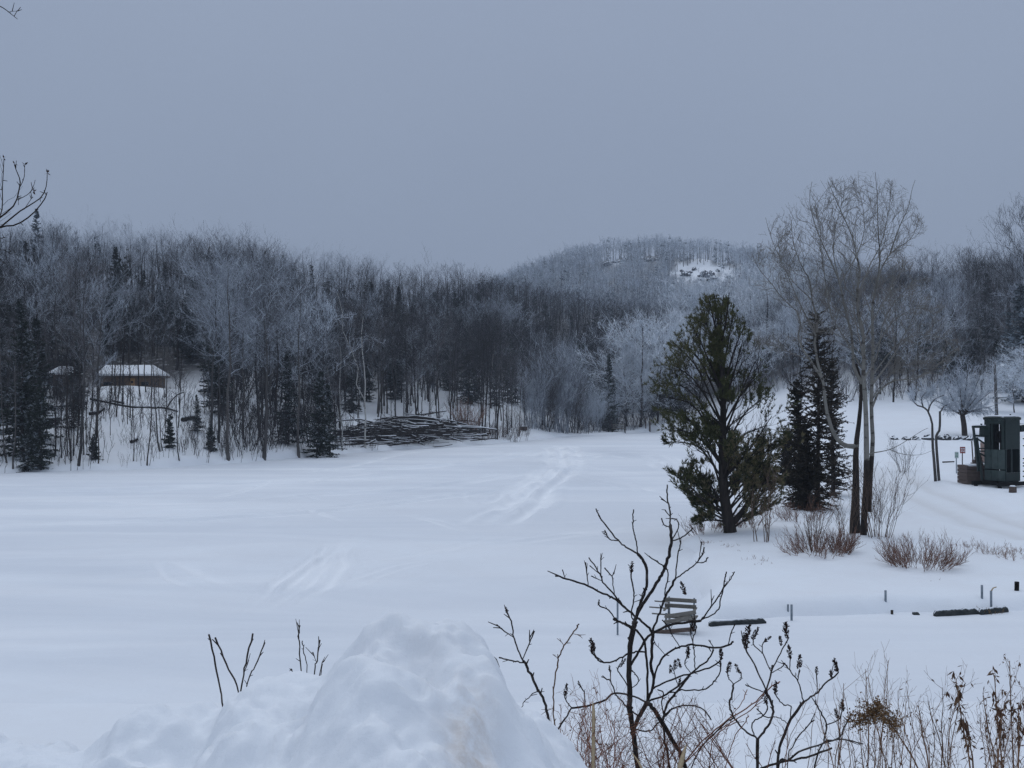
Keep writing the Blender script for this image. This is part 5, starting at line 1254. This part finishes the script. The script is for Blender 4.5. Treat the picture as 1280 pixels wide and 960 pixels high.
def traced(name, label, cat, d0, base_px, branches, heads, seed, matn='sumac', drift=.30, buds=True):
    g = rs(seed)
    bx = P(base_px, 960, d0); base = np.array([bx[0], d0, n1(bx[0], d0)])
    root = thing(name, label, cat, base); b = MB(); ends = {}; dense = []
    for i, (r0, r1, pts) in enumerate(branches):
        k = len(pts)
        st = d0; r0, r1 = r0 * THIN, r1 * 1.1 + .0006
        if dense:
            A = np.concatenate(dense); w_ = (A[:, 0] - pts[0][0]) ** 2 + (A[:, 1] - pts[0][1]) ** 2; m_ = int(np.argmin(w_))
            if w_[m_] < 150: st = A[m_, 2]; pts = [(A[m_, 0], A[m_, 1])] + list(pts[1:])
        dd = st + np.linspace(0, 1, k) * g.uniform(-drift, drift) * (k > 2)
        q = [P(x, y, d) for (x, y), d in zip(pts, dd)]
        if pts[0][1] >= 940:
            q = [np.array([q[0][0] + (base[0] - q[0][0]) * .2, q[0][1], n1(q[0][0], q[0][1]) - .15])] + q
        for p_, d_ in zip(pts, dd): ends.setdefault(tuple(p_), d_)
        dense.append(smooth_line([(x, y, d) for (x, y), d in zip(pts, dd)], 40))
        sm, rr = knobby(q, r0, r1, g)
        b.tubes(np.vstack([sm, sm[-1:] + (sm[-1:] - sm[-2:-1]) * .05])[None] - base, np.r_[rr, .0006][None], 7)
        if buds:                                     # short spurs and bud scars
            for j in range(int(k * .7)):
                u = g.randint(len(sm) // 3, len(sm)) - 1; t_ = norm(sm[min(u + 1, len(sm) - 1)] - sm[u - 1]); s2 = norm(np.cross(t_, g.randn(3))) + t_ * .9
                Ls = g.uniform(.01, .035); b.line([sm[u] - base, sm[u] - base + norm(s2) * Ls], rr[u] * .7, rr[u] * .4, 5)
        if r1 < .006 and g.rand() < .6:
            e = sm[-1]; t_ = norm(sm[-1] - sm[-3])
            for j in range(2): b.line([sm[-2 - j * 2] - base, sm[-2 - j * 2] - base + (t_ + g.randn(3) * .35) * g.uniform(.02, .06)], r1 * .9, r1 * .5, 5)
    b.build('stem', M[matn], root, True)
    for i, (x, y, L, tx, ty) in enumerate(heads):
        d = d0; best = 1e9
        for (ex, ey), dd in ends.items():
            if (ex - x) ** 2 + (ey - y) ** 2 < best: best = (ex - x) ** 2 + (ey - y) ** 2; d = dd
        a, c = P(x, y, d), P(x + tx, y + ty, d)
        seed_head(root, a, c - a, L / F * d, seed + i, base)
    return root
SB = [(.021, .015, [(797, 985), (796, 955), (792, 922), (791, 911), (788, 892), (787, 864), (786, 827), (789, 799), (793, 780), (793, 778)]), (.015, .008, [(793, 778), (800, 761), (811, 744), (824, 724), (830, 712), (836, 694), (839, 675), (838, 656)]), (.008, .003, [(838, 656), (837, 640), (834, 618), (834, 606)]),
 (.004, .003, [(834, 630), (827, 623)]), (.005, .003, [(838, 658), (830, 656), (827, 648)]), (.005, .003, [(840, 676), (848, 660), (846, 650), (840, 648)]), (.006, .003, [(840, 678), (852, 672), (866, 660)]), (.004, .003, [(838, 645), (833, 640), (831, 637)]),
 (.012, .008, [(793, 778), (799, 758), (805, 742), (809, 720), (804, 701), (797, 692)]), (.008, .003, [(797, 692), (783, 684), (772, 675), (755, 654), (748, 643), (745, 636)]), (.006, .003, [(797, 692), (795, 675), (792, 664), (791, 651), (792, 637)]), (.005, .003, [(771, 677), (762, 674), (756, 663)]), (.004, .003, [(752, 652), (748, 644)]),
 (.011, .004, [(816, 797), (813, 787), (800, 775), (785, 763), (770, 750), (759, 744), (734, 732), (714, 725), (694, 720)]), (.004, .003, [(734, 732), (732, 703)]), (.003, .0025, [(706, 722), (703, 712)]),
 (.008, .003, [(785, 763), (770, 746), (755, 729), (749, 716), (736, 697)]), (.004, .003, [(751, 720), (751, 697)]), (.004, .003, [(768, 744), (765, 722), (756, 710)]), (.003, .0025, [(750, 717), (737, 707)]), (.003, .0025, [(752, 728), (739, 720)]), (.003, .0025, [(762, 722), (768, 716)]),
 (.006, .004, [(787, 775), (789, 767), (792, 750), (792, 739), (789, 716), (790, 706)]), (.003, .003, [(793, 753), (801, 749), (803, 742)]), (.006, .003, [(800, 790), (787, 784), (772, 776), (761, 763), (750, 757), (748, 753)]),
 (.017, .013, [(792, 915), (798, 898), (809, 878)]), (.011, .006, [(809, 878), (809, 836), (807, 808), (800, 793), (787, 782), (774, 777), (766, 774)]), (.012, .009, [(809, 878), (817, 855), (814, 832), (816, 799), (816, 788)]), (.010, .006, [(816, 788), (827, 760), (834, 741), (844, 724)]), (.006, .003, [(844, 724), (857, 714), (868, 706), (879, 692)]),
 (.006, .003, [(844, 724), (847, 696), (850, 682), (851, 676)]), (.004, .003, [(871, 704), (880, 703), (885, 697)]), (.003, .003, [(874, 698), (877, 677)]), (.006, .003, [(830, 748), (832, 735), (835, 722), (834, 712), (830, 708), (811, 695)]), (.003, .003, [(879, 695), (880, 688)]),
 (.011, .007, [(789, 832), (800, 812), (811, 795), (836, 782), (859, 778), (876, 776)]), (.007, .003, [(876, 776), (887, 762), (902, 739), (906, 724), (908, 715)]), (.006, .003, [(878, 776), (896, 764), (902, 745), (905, 733)]), (.004, .003, [(906, 735), (913, 724), (918, 715)]), (.003, .003, [(889, 760), (890, 749)]),
 (.009, .005, [(817, 855), (821, 836), (832, 819), (849, 809), (868, 806), (892, 810), (909, 807), (917, 802)]), (.005, .003, [(909, 806), (914, 791), (919, 780)]), (.003, .003, [(892, 809), (886, 800)]), (.008, .004, [(812, 861), (836, 851), (862, 842), (891, 833), (900, 825), (903, 815)]), (.009, .004, [(817, 883), (836, 866), (855, 851), (870, 836), (885, 825), (892, 812)]),
 (.007, .003, [(836, 866), (855, 863), (879, 862), (892, 853), (900, 840), (901, 827)]), (.017, .012, [(858, 985), (855, 955), (851, 943), (831, 909), (816, 885), (809, 878)]), (.010, .006, [(838, 985), (836, 954), (831, 926), (830, 896), (836, 877), (849, 861), (862, 844)]), (.007, .003, [(831, 896), (842, 885), (859, 882), (877, 885), (889, 900)]),
 (.008, .005, [(809, 878), (785, 868), (766, 867), (755, 876), (735, 882), (715, 885)]), (.005, .003, [(715, 885), (709, 878), (705, 868)]), (.007, .005, [(714, 885), (699, 909), (687, 929), (670, 958)]), (.004, .003, [(731, 881), (731, 868), (725, 856)]), (.008, .004, [(809, 817), (793, 815), (778, 821), (759, 829), (746, 823), (739, 814)]), (.005, .003, [(756, 829), (745, 820), (742, 813)]),
 (.007, .003, [(809, 900), (785, 885), (770, 868), (763, 851), (752, 846)]), (.004, .003, [(763, 851), (763, 838)]), (.005, .003, [(788, 862), (779, 848), (772, 838), (774, 832)]), (.004, .003, [(788, 864), (797, 854), (797, 846), (790, 838)]), (.004, .003, [(849, 807), (842, 797), (836, 785), (828, 775)]), (.004, .002, [(849, 860), (845, 850), (843, 841), (839, 832)]),
 (.005, .003, [(870, 838), (868, 818), (866, 800), (870, 786), (868, 772)]), (.004, .003, [(866, 802), (863, 790), (866, 778)]), (.004, .003, [(862, 842), (856, 830), (860, 818), (861, 812)]), (.003, .002, [(832, 818), (820, 805), (815, 795)]), (.006, .003, [(830, 896), (827, 880), (829, 866), (822, 862)]), (.007, .003, [(792, 912), (810, 914), (822, 905), (840, 885)]), (.005, .003, [(860, 985), (866, 955), (880, 930), (905, 905), (918, 897)])]
SH = [(789, 716, 13, 1, -12), (743, 815, 16, -4, -14), (740, 818, 14, 1, -14), (774, 834, 12, 6, -8), (706, 870, 14, 2, -12), (860, 824, 15, 0, -14), (902, 826, 14, -1, -14), (844, 838, 12, 0, -12), (851, 835, 11, -3, -10), (857, 744, 16, -5, -14), (838, 842, 10, 0, -10), (867, 790, 14, 1, -12), (848, 858, 10, 2, -9), (725, 858, 7, -2, -6), (762, 840, 8, 0, -7), (748, 757, 7, 1, -7)]
traced('sumac', 'large bare dark sumac with many forking stems in front of the bench', 'sumac', 6.6, 800, SB, SH, 401)
S2 = [(.011, .009, [(947, 985), (947, 960), (947, 924)]), (.010, .007, [(947, 924), (959, 909), (966, 891), (964, 877), (958, 864)]), (.007, .004, [(958, 864), (946, 836), (934, 816), (929, 804), (930, 794)]), (.004, .003, [(934, 816), (932, 800)]), (.007, .005, [(958, 864), (964, 840), (966, 832)]), (.005, .003, [(964, 840), (953, 817), (942, 806), (941, 797)]), (.006, .003, [(964, 838), (979, 810), (986, 797)]),
 (.004, .003, [(953, 817), (953, 806), (957, 800)]), (.004, .003, [(965, 842), (977, 834), (981, 829)]), (.005, .003, [(958, 867), (946, 862), (932, 856)]), (.008, .005, [(947, 924), (929, 911), (916, 894), (912, 881), (916, 861), (917, 855)]), (.004, .003, [(917, 855), (911, 848), (909, 840)]), (.004, .003, [(917, 855), (926, 849), (926, 840)]),
 (.006, .003, [(941, 922), (940, 904), (950, 897), (959, 889), (958, 877)]), (.012, .008, [(973, 985), (972, 954), (976, 930), (987, 902), (1005, 877)]), (.008, .004, [(1005, 877), (1019, 868), (1030, 856), (1047, 842), (1046, 834)]), (.006, .003, [(1005, 877), (998, 853), (987, 838), (981, 829)]), (.004, .003, [(988, 837), (988, 822)]), (.004, .003, [(997, 851), (999, 838)]), (.004, .003, [(1021, 864), (1021, 842)]),
 (.004, .003, [(1040, 849), (1039, 841)]), (.005, .003, [(988, 900), (988, 883), (977, 879), (968, 866)]), (.004, .003, [(985, 905), (973, 897), (957, 896), (946, 886)]), (.013, .005, [(940, 975), (959, 958), (985, 951), (1010, 946), (1040, 935)]), (.013, .003, [(975, 960), (985, 951), (996, 941), (1021, 932), (1049, 924), (1079, 930)]), (.007, .004, [(1030, 928), (1033, 906), (1024, 887), (1019, 879)]), (.005, .003, [(1032, 906), (1049, 899), (1053, 884)]), (.008, .003, [(1022, 940), (1049, 922), (1056, 908), (1065, 892)]), (.004, .003, [(1049, 899), (1044, 888)]), (.005, .003, [(985, 950), (990, 935), (1000, 918), (1018, 900)])]
H2 = [(930, 802, 20, 6, -17), (933, 812, 18, 0, -16), (940, 800, 16, 6, -12), (955, 802, 10, 7, -5), (984, 799, 20, -2, -18), (977, 808, 12, -2, -12), (909, 842, 14, 3, -12), (925, 842, 12, -5, -10), (988, 824, 16, -2, -14), (998, 836, 16, 2, -14), (1021, 844, 10, 0, -10), (1046, 840, 16, -3, -14), (1039, 848, 10, -1, -10), (969, 868, 16, 1, -15), (957, 880, 16, 0, -15), (1053, 890, 14, 0, -14), (1048, 898, 12, -5, -12)]
traced('sumac', 'smaller sumac with dark pointed seed heads right of the large one', 'sumac', 6.9, 950, S2, H2, 402)
traced('sumac', 'lone forked sumac shoot beside the right flank of the snowbank', 'sumac', 6.0, 690, [(.010, .006, [(700, 985), (688, 920), (688, 913), (684, 890), (676, 868), (670, 858), (662, 840), (654, 826)]), (.006, .003, [(654, 826), (644, 803), (640, 780), (633, 762)]), (.004, .003, [(642, 797), (630, 788), (621, 781)]), (.005, .003, [(654, 828), (640, 826), (624, 822)]), (.004, .003, [(655, 824), (660, 808), (668, 789)]), (.003, .003, [(661, 803), (662, 794)]), (.007, .003, [(687, 916), (675, 902), (665, 895), (650, 890)]), (.003, .002, [(650, 890), (657, 876), (674, 862)])], [(635, 768, 9, -3, -9)], 403)
traced('sapling', 'single thin knotty stem bending right beside the lone sumac shoot', 'sapling', 6.2, 697, [(.006, .003, [(703, 985), (698, 940), (695, 918), (692, 885), (692, 865), (696, 835), (699, 820), (706, 806), (717, 790), (724, 780)]), (.002, .0015, [(692, 888), (682, 889)]), (.002, .0015, [(698, 822), (691, 818)]), (.002, .0015, [(704, 808), (700, 800)]), (.002, .0015, [(718, 793), (726, 794)])], [], 404, 'drystem', .2)
traced('sapling', 'four thin bare sticks fanning up behind the left shoulder of the snowbank', 'sapling', 6.0, 296, [(.006, .004, [(290, 985), (284, 918), (278, 880), (270, 835), (261, 793)]), (.005, .004, [(300, 985), (299, 874), (285, 835), (269, 797)]), (.005, .004, [(300, 985), (300, 874), (306, 835), (316, 792)]), (.004, .003, [(300, 985), (308, 862), (320, 830), (331, 803)]), (.003, .002, [(282, 900), (276, 895)]), (.003, .002, [(305, 842), (310, 828)])], [], 405, 'sumac', .15)
traced('sapling', 'small clump of thin twigs behind the saddle of the snowbank', 'sapling', 6.0, 388, [(.004, .003, [(376, 985), (376, 850), (374, 800), (375, 782)]), (.003, .002, [(383, 985), (384, 850), (380, 815), (378, 801)]), (.004, .003, [(390, 985), (393, 850), (396, 825), (400, 800)]), (.003, .002, [(391, 985), (400, 845), (406, 825)]), (.003, .002, [(366, 985), (366, 850), (364, 838)]), (.002, .002, [(396, 828), (391, 815)]), (.002, .002, [(374, 800), (373, 790)]), (.002, .002, [(398, 985), (400, 858), (403, 830)])], [], 406, 'sumac', .1)
traced('twig', 'tiny twig tip poking up beside the low left lump of the snowbank', 'twig', 5.8, 251, [(.003, .002, [(251, 985), (251, 930), (250, 909)])], [], 407, 'sumac', .05, False)
traced('twig', 'twig grazing the top right slope of the snowbank', 'twig', 5.9, 610, [(.003, .002, [(640, 985), (625, 840), (612, 818), (601, 796)])], [], 408, 'sumac', .05, False)

# ------------------------------------------------------------------ dry canes, weeds and grass at the lower right
def canes(name, label, cat, d0, px, n, top, spread, seed, matn, kids=(4, 3), r=.0035, arch=.2, width=40, leaf=None, group=None, curl=.05):
    """a clump rooted on the bank whose stems reach the given heights (pixels) in the picture"""
    g = rs(seed); bx = P(px, 960, d0); base = np.array([bx[0], d0, n1(bx[0], d0)]); S_ = []
    for i in range(n):
        x0 = px + g.normal(0, width * .35); x1 = x0 + g.normal(0, spread); y1 = g.uniform(*top); d = d0 + g.normal(0, .25)
        a = P(x0, 960, d); a[2] = n1(a[0], a[1]) - .1; c = P(x1, y1, d + g.normal(0, .15)); md = (a + c) / 2 + [g.normal(0, arch), g.normal(0, arch), 0]
        S_.append(smooth_line([a, md, c], 9))
    S_ = np.array(S_); S_[:, 1:] += g.randn(n, 8, 3) * .008; RR = r * g.uniform(.7, 1.3, n)[:, None] * np.linspace(1.2, .45, 9)
    root = thing(name, label, cat, base, group); b = MB(); b.tubes(S_ - base, RR, 5)
    c1, r1 = sprout(g, S_, RR, kids[0], .45, 1, (20, 60), .20, .3, 4, curl, .6, .0014, .4, .05); b.tubes(c1 - base, r1, 4)
    if kids[1]:
        c2, r2 = sprout(g, c1, r1, kids[1], .25, 1, (25, 60), .55, .2, 3, curl, .7, .0011, .3, .02); b.tubes(c2 - base, r2, 3)
    b.build('stem', M[matn], root, True)
    if leaf:
        nl, Ll, Wl, mt, lo, hg = leaf; src = np.concatenate([S_[:, 3:].reshape(-1, 3), c1[:, 1:].reshape(-1, 3)]); src = src[src[:, 2] > np.quantile(src[:, 2], lo)]
        pick = src[g.randint(0, len(src), nl)]
        V, Fq = leafquads(g, pick - base, g.randn(nl, 3) * .7 + [0, 0, -hg], g.uniform(.6, 1.3, nl) * Ll, g.uniform(.6, 1.3, nl) * Wl)
        link('dry_leaves', pack_mesh('dry_leaves', [(V, Fq, np.repeat(g.rand(nl), 4))], M[mt]), root)
    return root
canes('bramble', 'reddish tangle of dry canes left of the large sumac stems', 'bramble', 6.3, 742, 19, (870, 925), 16, 501, 'redstem', (6, 4), .0035, .09, 55, (60, .022, .010, 'dryleaf', .5, .3), curl=.12)
canes('bramble', 'low red-brown tangle of canes between the large sumac stems', 'bramble', 6.4, 830, 28, (878, 950), 45, 502, 'redstem', (6, 4), .0032, .16, 130, (40, .02, .010, 'dryleaf', .4, .3), curl=.14)
canes('bramble', 'arching reddish canes between the two sumacs', 'bramble', 6.6, 890, 16, (868, 935), 50, 503, 'redstem', (5, 3), .004, .22, 60, None, curl=.10)
# reddish canes that arch up from lower left to the smaller sumac
traced('bramble', 'long reddish cane arching from the large sumac up to the smaller one', 'bramble', 6.7, 860, [(.006, .003, [(838, 985), (862, 945), (885, 920), (910, 900), (940, 880), (960, 862), (975, 852)]), (.005, .002, [(850, 985), (880, 930), (905, 908), (935, 890), (955, 868)]), (.004, .002, [(886, 985), (888, 940), (895, 920), (915, 905), (930, 902)]), (.004, .002, [(900, 985), (915, 930), (930, 905), (936, 895)]), (.003, .002, [(910, 900), (925, 882), (934, 862)])], [], 504, 'redstem', .3)
canes('sapling', 'thicket of thin upright grey shoots right of the smaller sumac', 'shoots', 7.2, 1058, 15, (838, 900), 22, 505, 'drystem', (5, 2), .0036, .06, 120, None, curl=.04)
canes('sapling', 'tall thin shoot with a few side twigs above the brown plume', 'shoots', 7.0, 1092, 5, (822, 868), 12, 506, 'drystem', (7, 2), .0034, .03, 26, None, curl=.03)
canes('weed', 'sparse grey branching weeds right of the brown plume', 'weed', 6.9, 1140, 7, (848, 900), 26, 507, 'drystem', (6, 3), .0034, .06, 80, (26, .028, .010, 'dryleaf', .4, .8), curl=.06)
canes('weed', 'thin many-branched grey weed in the middle of the lower right corner', 'weed', 7.0, 1172, 5, (836, 890), 22, 508, 'drystem', (7, 2), .0036, .06, 50, (22, .028, .010, 'dryleaf', .3, .8), curl=.05)
canes('weed', 'dense stand of thin weed stems at the right end of the corner', 'weed', 6.8, 1250, 17, (850, 925), 24, 509, 'drystem', (6, 3), .0034, .05, 90, (120, .030, .012, 'dryleaf', .3, .9), curl=.05)
canes('weed', 'low scrub of thin twigs under the brown plume', 'weed', 6.6, 1075, 12, (895, 945), 40, 510, 'drystem', (5, 3), .003, .12, 90, (30, .025, .010, 'dryleaf', .3, .8), curl=.09)
canes('weed', 'low scrub of thin twigs at the foot of the curled brown leaves', 'weed', 6.6, 1190, 12, (895, 945), 40, 511, 'drystem', (5, 3), .003, .12, 90, (30, .025, .010, 'dryleaf', .3, .8), curl=.09)
def leafy(px, top, d0, seed, label, nl, Ll, lo, lean=0, heads=False):
    g = rs(seed); a = P(px + lean, 960, d0); a[2] = n1(a[0], d0) - .1; base = a.copy(); base[2] += .1
    q = smooth_line([a, P(px + lean * .8, 960, d0), P(px + lean * .35, (top + 960) / 2, d0 + .05), P(px, top, d0)], 16); root = thing('weed', label, 'weed', base)
    b = MB(); b.line(q - base, .006, .002, 6); rr = np.linspace(.006, .002, 16)
    c1, r1 = sprout(g, q[None], rr[None], 16, .55, 1, (20, 50), .09, .3, 4, .06, .6, .0015, .2, .04); b.tubes(c1 - base, r1, 4); b.build('stem', M['drystem'], root, True)
    src = np.concatenate([q[int(16 * lo):], c1[:, 1:].reshape(-1, 3)]); pick = src[g.randint(0, len(src), nl)]
    if heads: pick = c1[:, -1][g.randint(0, len(c1), nl)] + g.randn(nl, 3) * .012
    V, Fq = leafquads(g, pick - base, g.randn(nl, 3) * .5 + [0, 0, -.9 if not heads else -.1], g.uniform(.6, 1.3, nl) * Ll, g.uniform(.6, 1.2, nl) * Ll * .32)
    link('dry_leaves', pack_mesh('dry_leaves', [(V, Fq, np.repeat(g.rand(nl), 4))], M['dryleaf']), root)
leafy(1195, 848, 6.3, 601, 'stout dry weed hung with curled brown leaves', 80, .05, .35, 22)
leafy(1243, 845, 6.4, 602, 'dry weed with drooping leaf clusters at its tip', 50, .045, .6, 12)
leafy(1262, 826, 6.5, 603, 'tallest dry weed with small fluffy heads at the right edge', 70, .022, .7, 6, True)
leafy(1229, 872, 6.4, 604, 'dry weed bent left with a small head right of the curled brown leaves', 24, .03, .7, 20)
leafy(1273, 878, 6.2, 605, 'brown leafy weed in the far lower right corner', 60, .05, .4, 0)
leafy(1252, 890, 6.2, 606, 'dark-leaved weed low between the right-hand weeds', 40, .055, .35, -6)
leafy(1210, 905, 6.1, 607, 'short dark weed with a black pod beside the curled brown leaves', 26, .05, .5, 8)
leafy(1148, 882, 6.5, 608, 'thin weed with a small round head right of the brown plume', 14, .024, .8, 16, True)
# brown goldenrod plume arching left
g = rs(611); q = smooth_line([P(1160, 1000, 6.3) , P(1145, 955, 6.3), P(1125, 922, 6.3), P(1108, 900, 6.35), P(1092, 892, 6.4), P(1072, 905, 6.4)], 24); base = P(1160, 1000, 6.3); base[2] = n1(base[0], base[1])
q = np.vstack([[base - [0, 0, .1]], q]); root = thing('goldenrod', 'feathery brown goldenrod plume arching over left', 'weed', base)
b = MB(); b.line(q - base, .005, .002, 6)
c1, r1 = sprout(g, q[None, 10:], np.full((1, len(q) - 10), .002), 60, .0, 1, (30, 80), .26, .5, 5, .08, .7, .0012, .2, .05); b.tubes(c1 - base, r1, 3); b.build('stem', M['drystem'], root, True)
nl = 1700; pick = c1[g.randint(0, len(c1), nl), g.randint(1, 5, nl)] + g.randn(nl, 3) * .012
V, Fq = leafquads(g, pick - base, g.randn(nl, 3), g.uniform(.010, .024, nl), g.uniform(.006, .011, nl)); link('plume', pack_mesh('plume', [(V, Fq, np.repeat(g.rand(nl), 4))], M['plume']), root)
# straw-coloured blades at the bottom edge
for (a, c, e), w, lab in ((((845, 985), (851, 955), (858, 930)), .016, 'broad straw-coloured blade at the bottom edge among the canes'), (((812, 990), (801, 958), (788, 938)), .008, 'narrow straw blade crossing the foot of the large sumac'), (((741, 985), (742, 900), (741, 876)), .010, 'pale dry stalk standing in the red tangle')):
    p_ = smooth_line([P(*a, 5.9), P(*c, 5.9), P(*e, 5.95)], 10); p_[0, 2] = n1(p_[0, 0], 5.9) - .05; n = 10; wd = w * np.array([.5, .8, 1, 1, .95, .9, .8, .65, .4, .08])
    rings = np.stack([p_ + np.outer(wd, [-1, 0, .1]), p_ + np.outer(wd, [0, -.18, 0]), p_ + np.outer(wd, [1, 0, -.1]), p_ + np.outer(wd, [0, .12, 0])], 1); V = rings.reshape(-1, 3) - p_[0]
    b = MB(); b.add(V, [[i * 4 + j, i * 4 + (j + 1) % 4, (i + 1) * 4 + (j + 1) % 4, (i + 1) * 4 + j] for i in range(n - 1) for j in range(4)]); tag(b.build('grass_blade', M['straw'], None, True, p_[0]), lab, 'grass blade')

# ------------------------------------------------------------------ the tree just left of the frame, whose twigs hang in
g = rs(701); d0 = 13.0; bx = P(-190, 960, d0); base = np.array([bx[0], d0, n1(bx[0], d0)])
root = thing('overhanging_tree', 'bare tree at the left edge whose budded twigs reach into the sky', 'tree', base); b = MB()
tkq = smooth_line([base - [0, 0, .3], P(-185, 600, d0), P(-160, 300, d0), P(-150, 50, d0), P(-120, -160, d0)], 16); b.line(tkq - base, .14, .04, 9)
BR = []
for r0, r1, pts in ((.030, .010, [(-168, 400), (-100, 340), (-50, 302), (0, 272)]), (.010, .004, [(0, 272), (18, 256), (24, 236), (25, 225), (20, 212), (18, 205)]), (.005, .003, [(24, 236), (30, 222), (31, 206)]), (.004, .003, [(22, 250), (36, 242), (42, 232), (44, 225)]), (.012, .004, [(-20, 290), (0, 284), (22, 266), (38, 256), (52, 246), (58, 232), (59, 216)]), (.004, .003, [(30, 262), (38, 250), (40, 246)]),
                    (.012, .005, [(-30, 300), (0, 284), (20, 281), (40, 268), (55, 250), (59, 240)]), (.003, .002, [(23, 256), (23, 244)]), (.010, .004, [(-60, 330), (-20, 300), (1, 268), (3, 235), (5, 198)]), (.003, .002, [(2, 250), (-4, 225)]), (.010, .003, [(-150, 60), (-80, 20), (-30, 0), (0, 8), (12, 16), (22, 24)]), (.003, .002, [(10, 15), (17, 14), (23, 14)]),
                    (.010, .003, [(-100, 340), (-40, 318), (0, 312), (14, 318)]), (.008, .003, [(-60, 330), (-10, 322), (8, 330)]), (.006, .003, [(-40, 318), (-6, 300), (8, 297)])):
    q = bend(pts, d0, g, .5, 12); b.line(q - base, r0, r1, 6); BR.append(q)
    for j in range(3):
        u = g.randint(4, 11); b.line([q[u] - base, q[u] - base + g.randn(3) * .03 + [0, 0, .02]], .005, .003, 5)
b.build('trunk', M['darkbark'], root, True)
Q = np.array(BR); RQ = np.full(Q.shape[:2], .004); c1, r1 = sprout(g, Q[[0, 8, 12, 13, 14]], RQ[[0, 8, 12, 13, 14]], 8, .3, 1, (25, 55), .16, .3, 4, .06, .7, .0025, .3); b = MB(); b.tubes(c1 - base, r1, 4); o = b.build('crown', M['darkbark'], root, True)
for x, y in ((18, 205), (31, 206), (59, 216), (5, 198), (42, 240)):
    c = P(x, y, d0); V, Fq = leafquads(g, np.repeat(c[None], 5, 0) - base, g.randn(5, 3) * .7 + [.3, 0, .2], .05, .022); link('dead_leaf', pack_mesh('dead_leaf', [(V, Fq)], M['seed']), root)

# ------------------------------------------------------------------ air, sky, light, camera
def haze_box():
    b = MB(); b.box([-100, 640, 65.0], (2600, 1640, 134.2)); m = bpy.data.materials.new('haze'); m.use_nodes = True; nt = m.node_tree; nt.nodes.remove(nt.nodes['Principled BSDF'])
    v = nt.nodes.new('ShaderNodeVolumePrincipled'); v.inputs['Color'].default_value = (.60, .67, .78, 1); v.inputs['Density'].default_value = HAZE; v.inputs['Anisotropy'].default_value = .2
    nt.links.new(v.outputs[0], nt.nodes['Material Output'].inputs['Volume']); tag(b.build('haze', m), kind='stuff')
HAZE = .00036
haze_box()
w = bpy.data.worlds.new('World'); scene.world = w; w.use_nodes = True; nt = w.node_tree; bg = nt.nodes['Background']
sky = nt.nodes.new('ShaderNodeTexSky'); sky.sky_type = 'NISHITA'; sky.sun_disc = False; sky.sun_elevation = R(62); sky.sun_rotation = R(15); sky.air_density = 1.0; sky.dust_density = 2
tc = nt.nodes.new('ShaderNodeTexCoord'); sp = nt.nodes.new('ShaderNodeSeparateXYZ'); nt.links.new(tc.outputs['Generated'], sp.inputs[0])
# an overcast: level grey-blue low in the sky, several times brighter overhead
c = ramp(nt, sp.outputs[2], [(0.0, (.264, .322, .438)), (.18, (.286, .348, .467)), (.36, (.312, .376, .502)), (.62, (.47, .565, .73)), (1.0, (.86, .99, 1.2))])
n = N_(nt, 'ShaderNodeTexNoise', Scale=2.2, Detail=3.0, Roughness=.5); nt.links.new(tc.outputs['Generated'], n.inputs['Vector'])
c = mix(nt, 1.0, c, ramp(nt, n.outputs[0], [(.3, (.97, .97, .975)), (.7, (1.03, 1.03, 1.025))]), 'MULTIPLY')
c = mix(nt, 1.0, c, (10 * 1.0,) * 3, 'MULTIPLY')
c = mix(nt, .04, c, sky.outputs[0])
nt.links.new(c, bg.inputs['Color']); bg.inputs['Strength'].default_value = .1
sun = bpy.data.lights.new('sun', 'SUN'); sun.energy = .5; sun.angle = R(60); sun.color = (1, .97, .93)
so = bpy.data.objects.new('sun', sun); COL.objects.link(so); so.rotation_euler = (R(-28), 0, R(15))
cd = bpy.data.cameras.new('camera'); cam = bpy.data.objects.new('camera', cd); COL.objects.link(cam)
cd.sensor_width = 36; cd.lens = 36 * F / 1280; cd.clip_end = 6000; cd.clip_start = .1
cam.location = tuple(CAM); cam.rotation_euler = (math.pi / 2 + TILT, 0, 0); scene.camera = cam
scene.view_settings.view_transform = 'Standard'; scene.view_settings.look = 'None'; scene.view_settings.gamma = 1; scene.view_settings.exposure = -.06
scene.cycles.max_bounces = 5; scene.cycles.diffuse_bounces = 3; scene.cycles.glossy_bounces = 1; scene.cycles.volume_bounces = 1
scene.cycles.use_denoising = True
scene.cycles.denoising_prefilter = 'NONE'
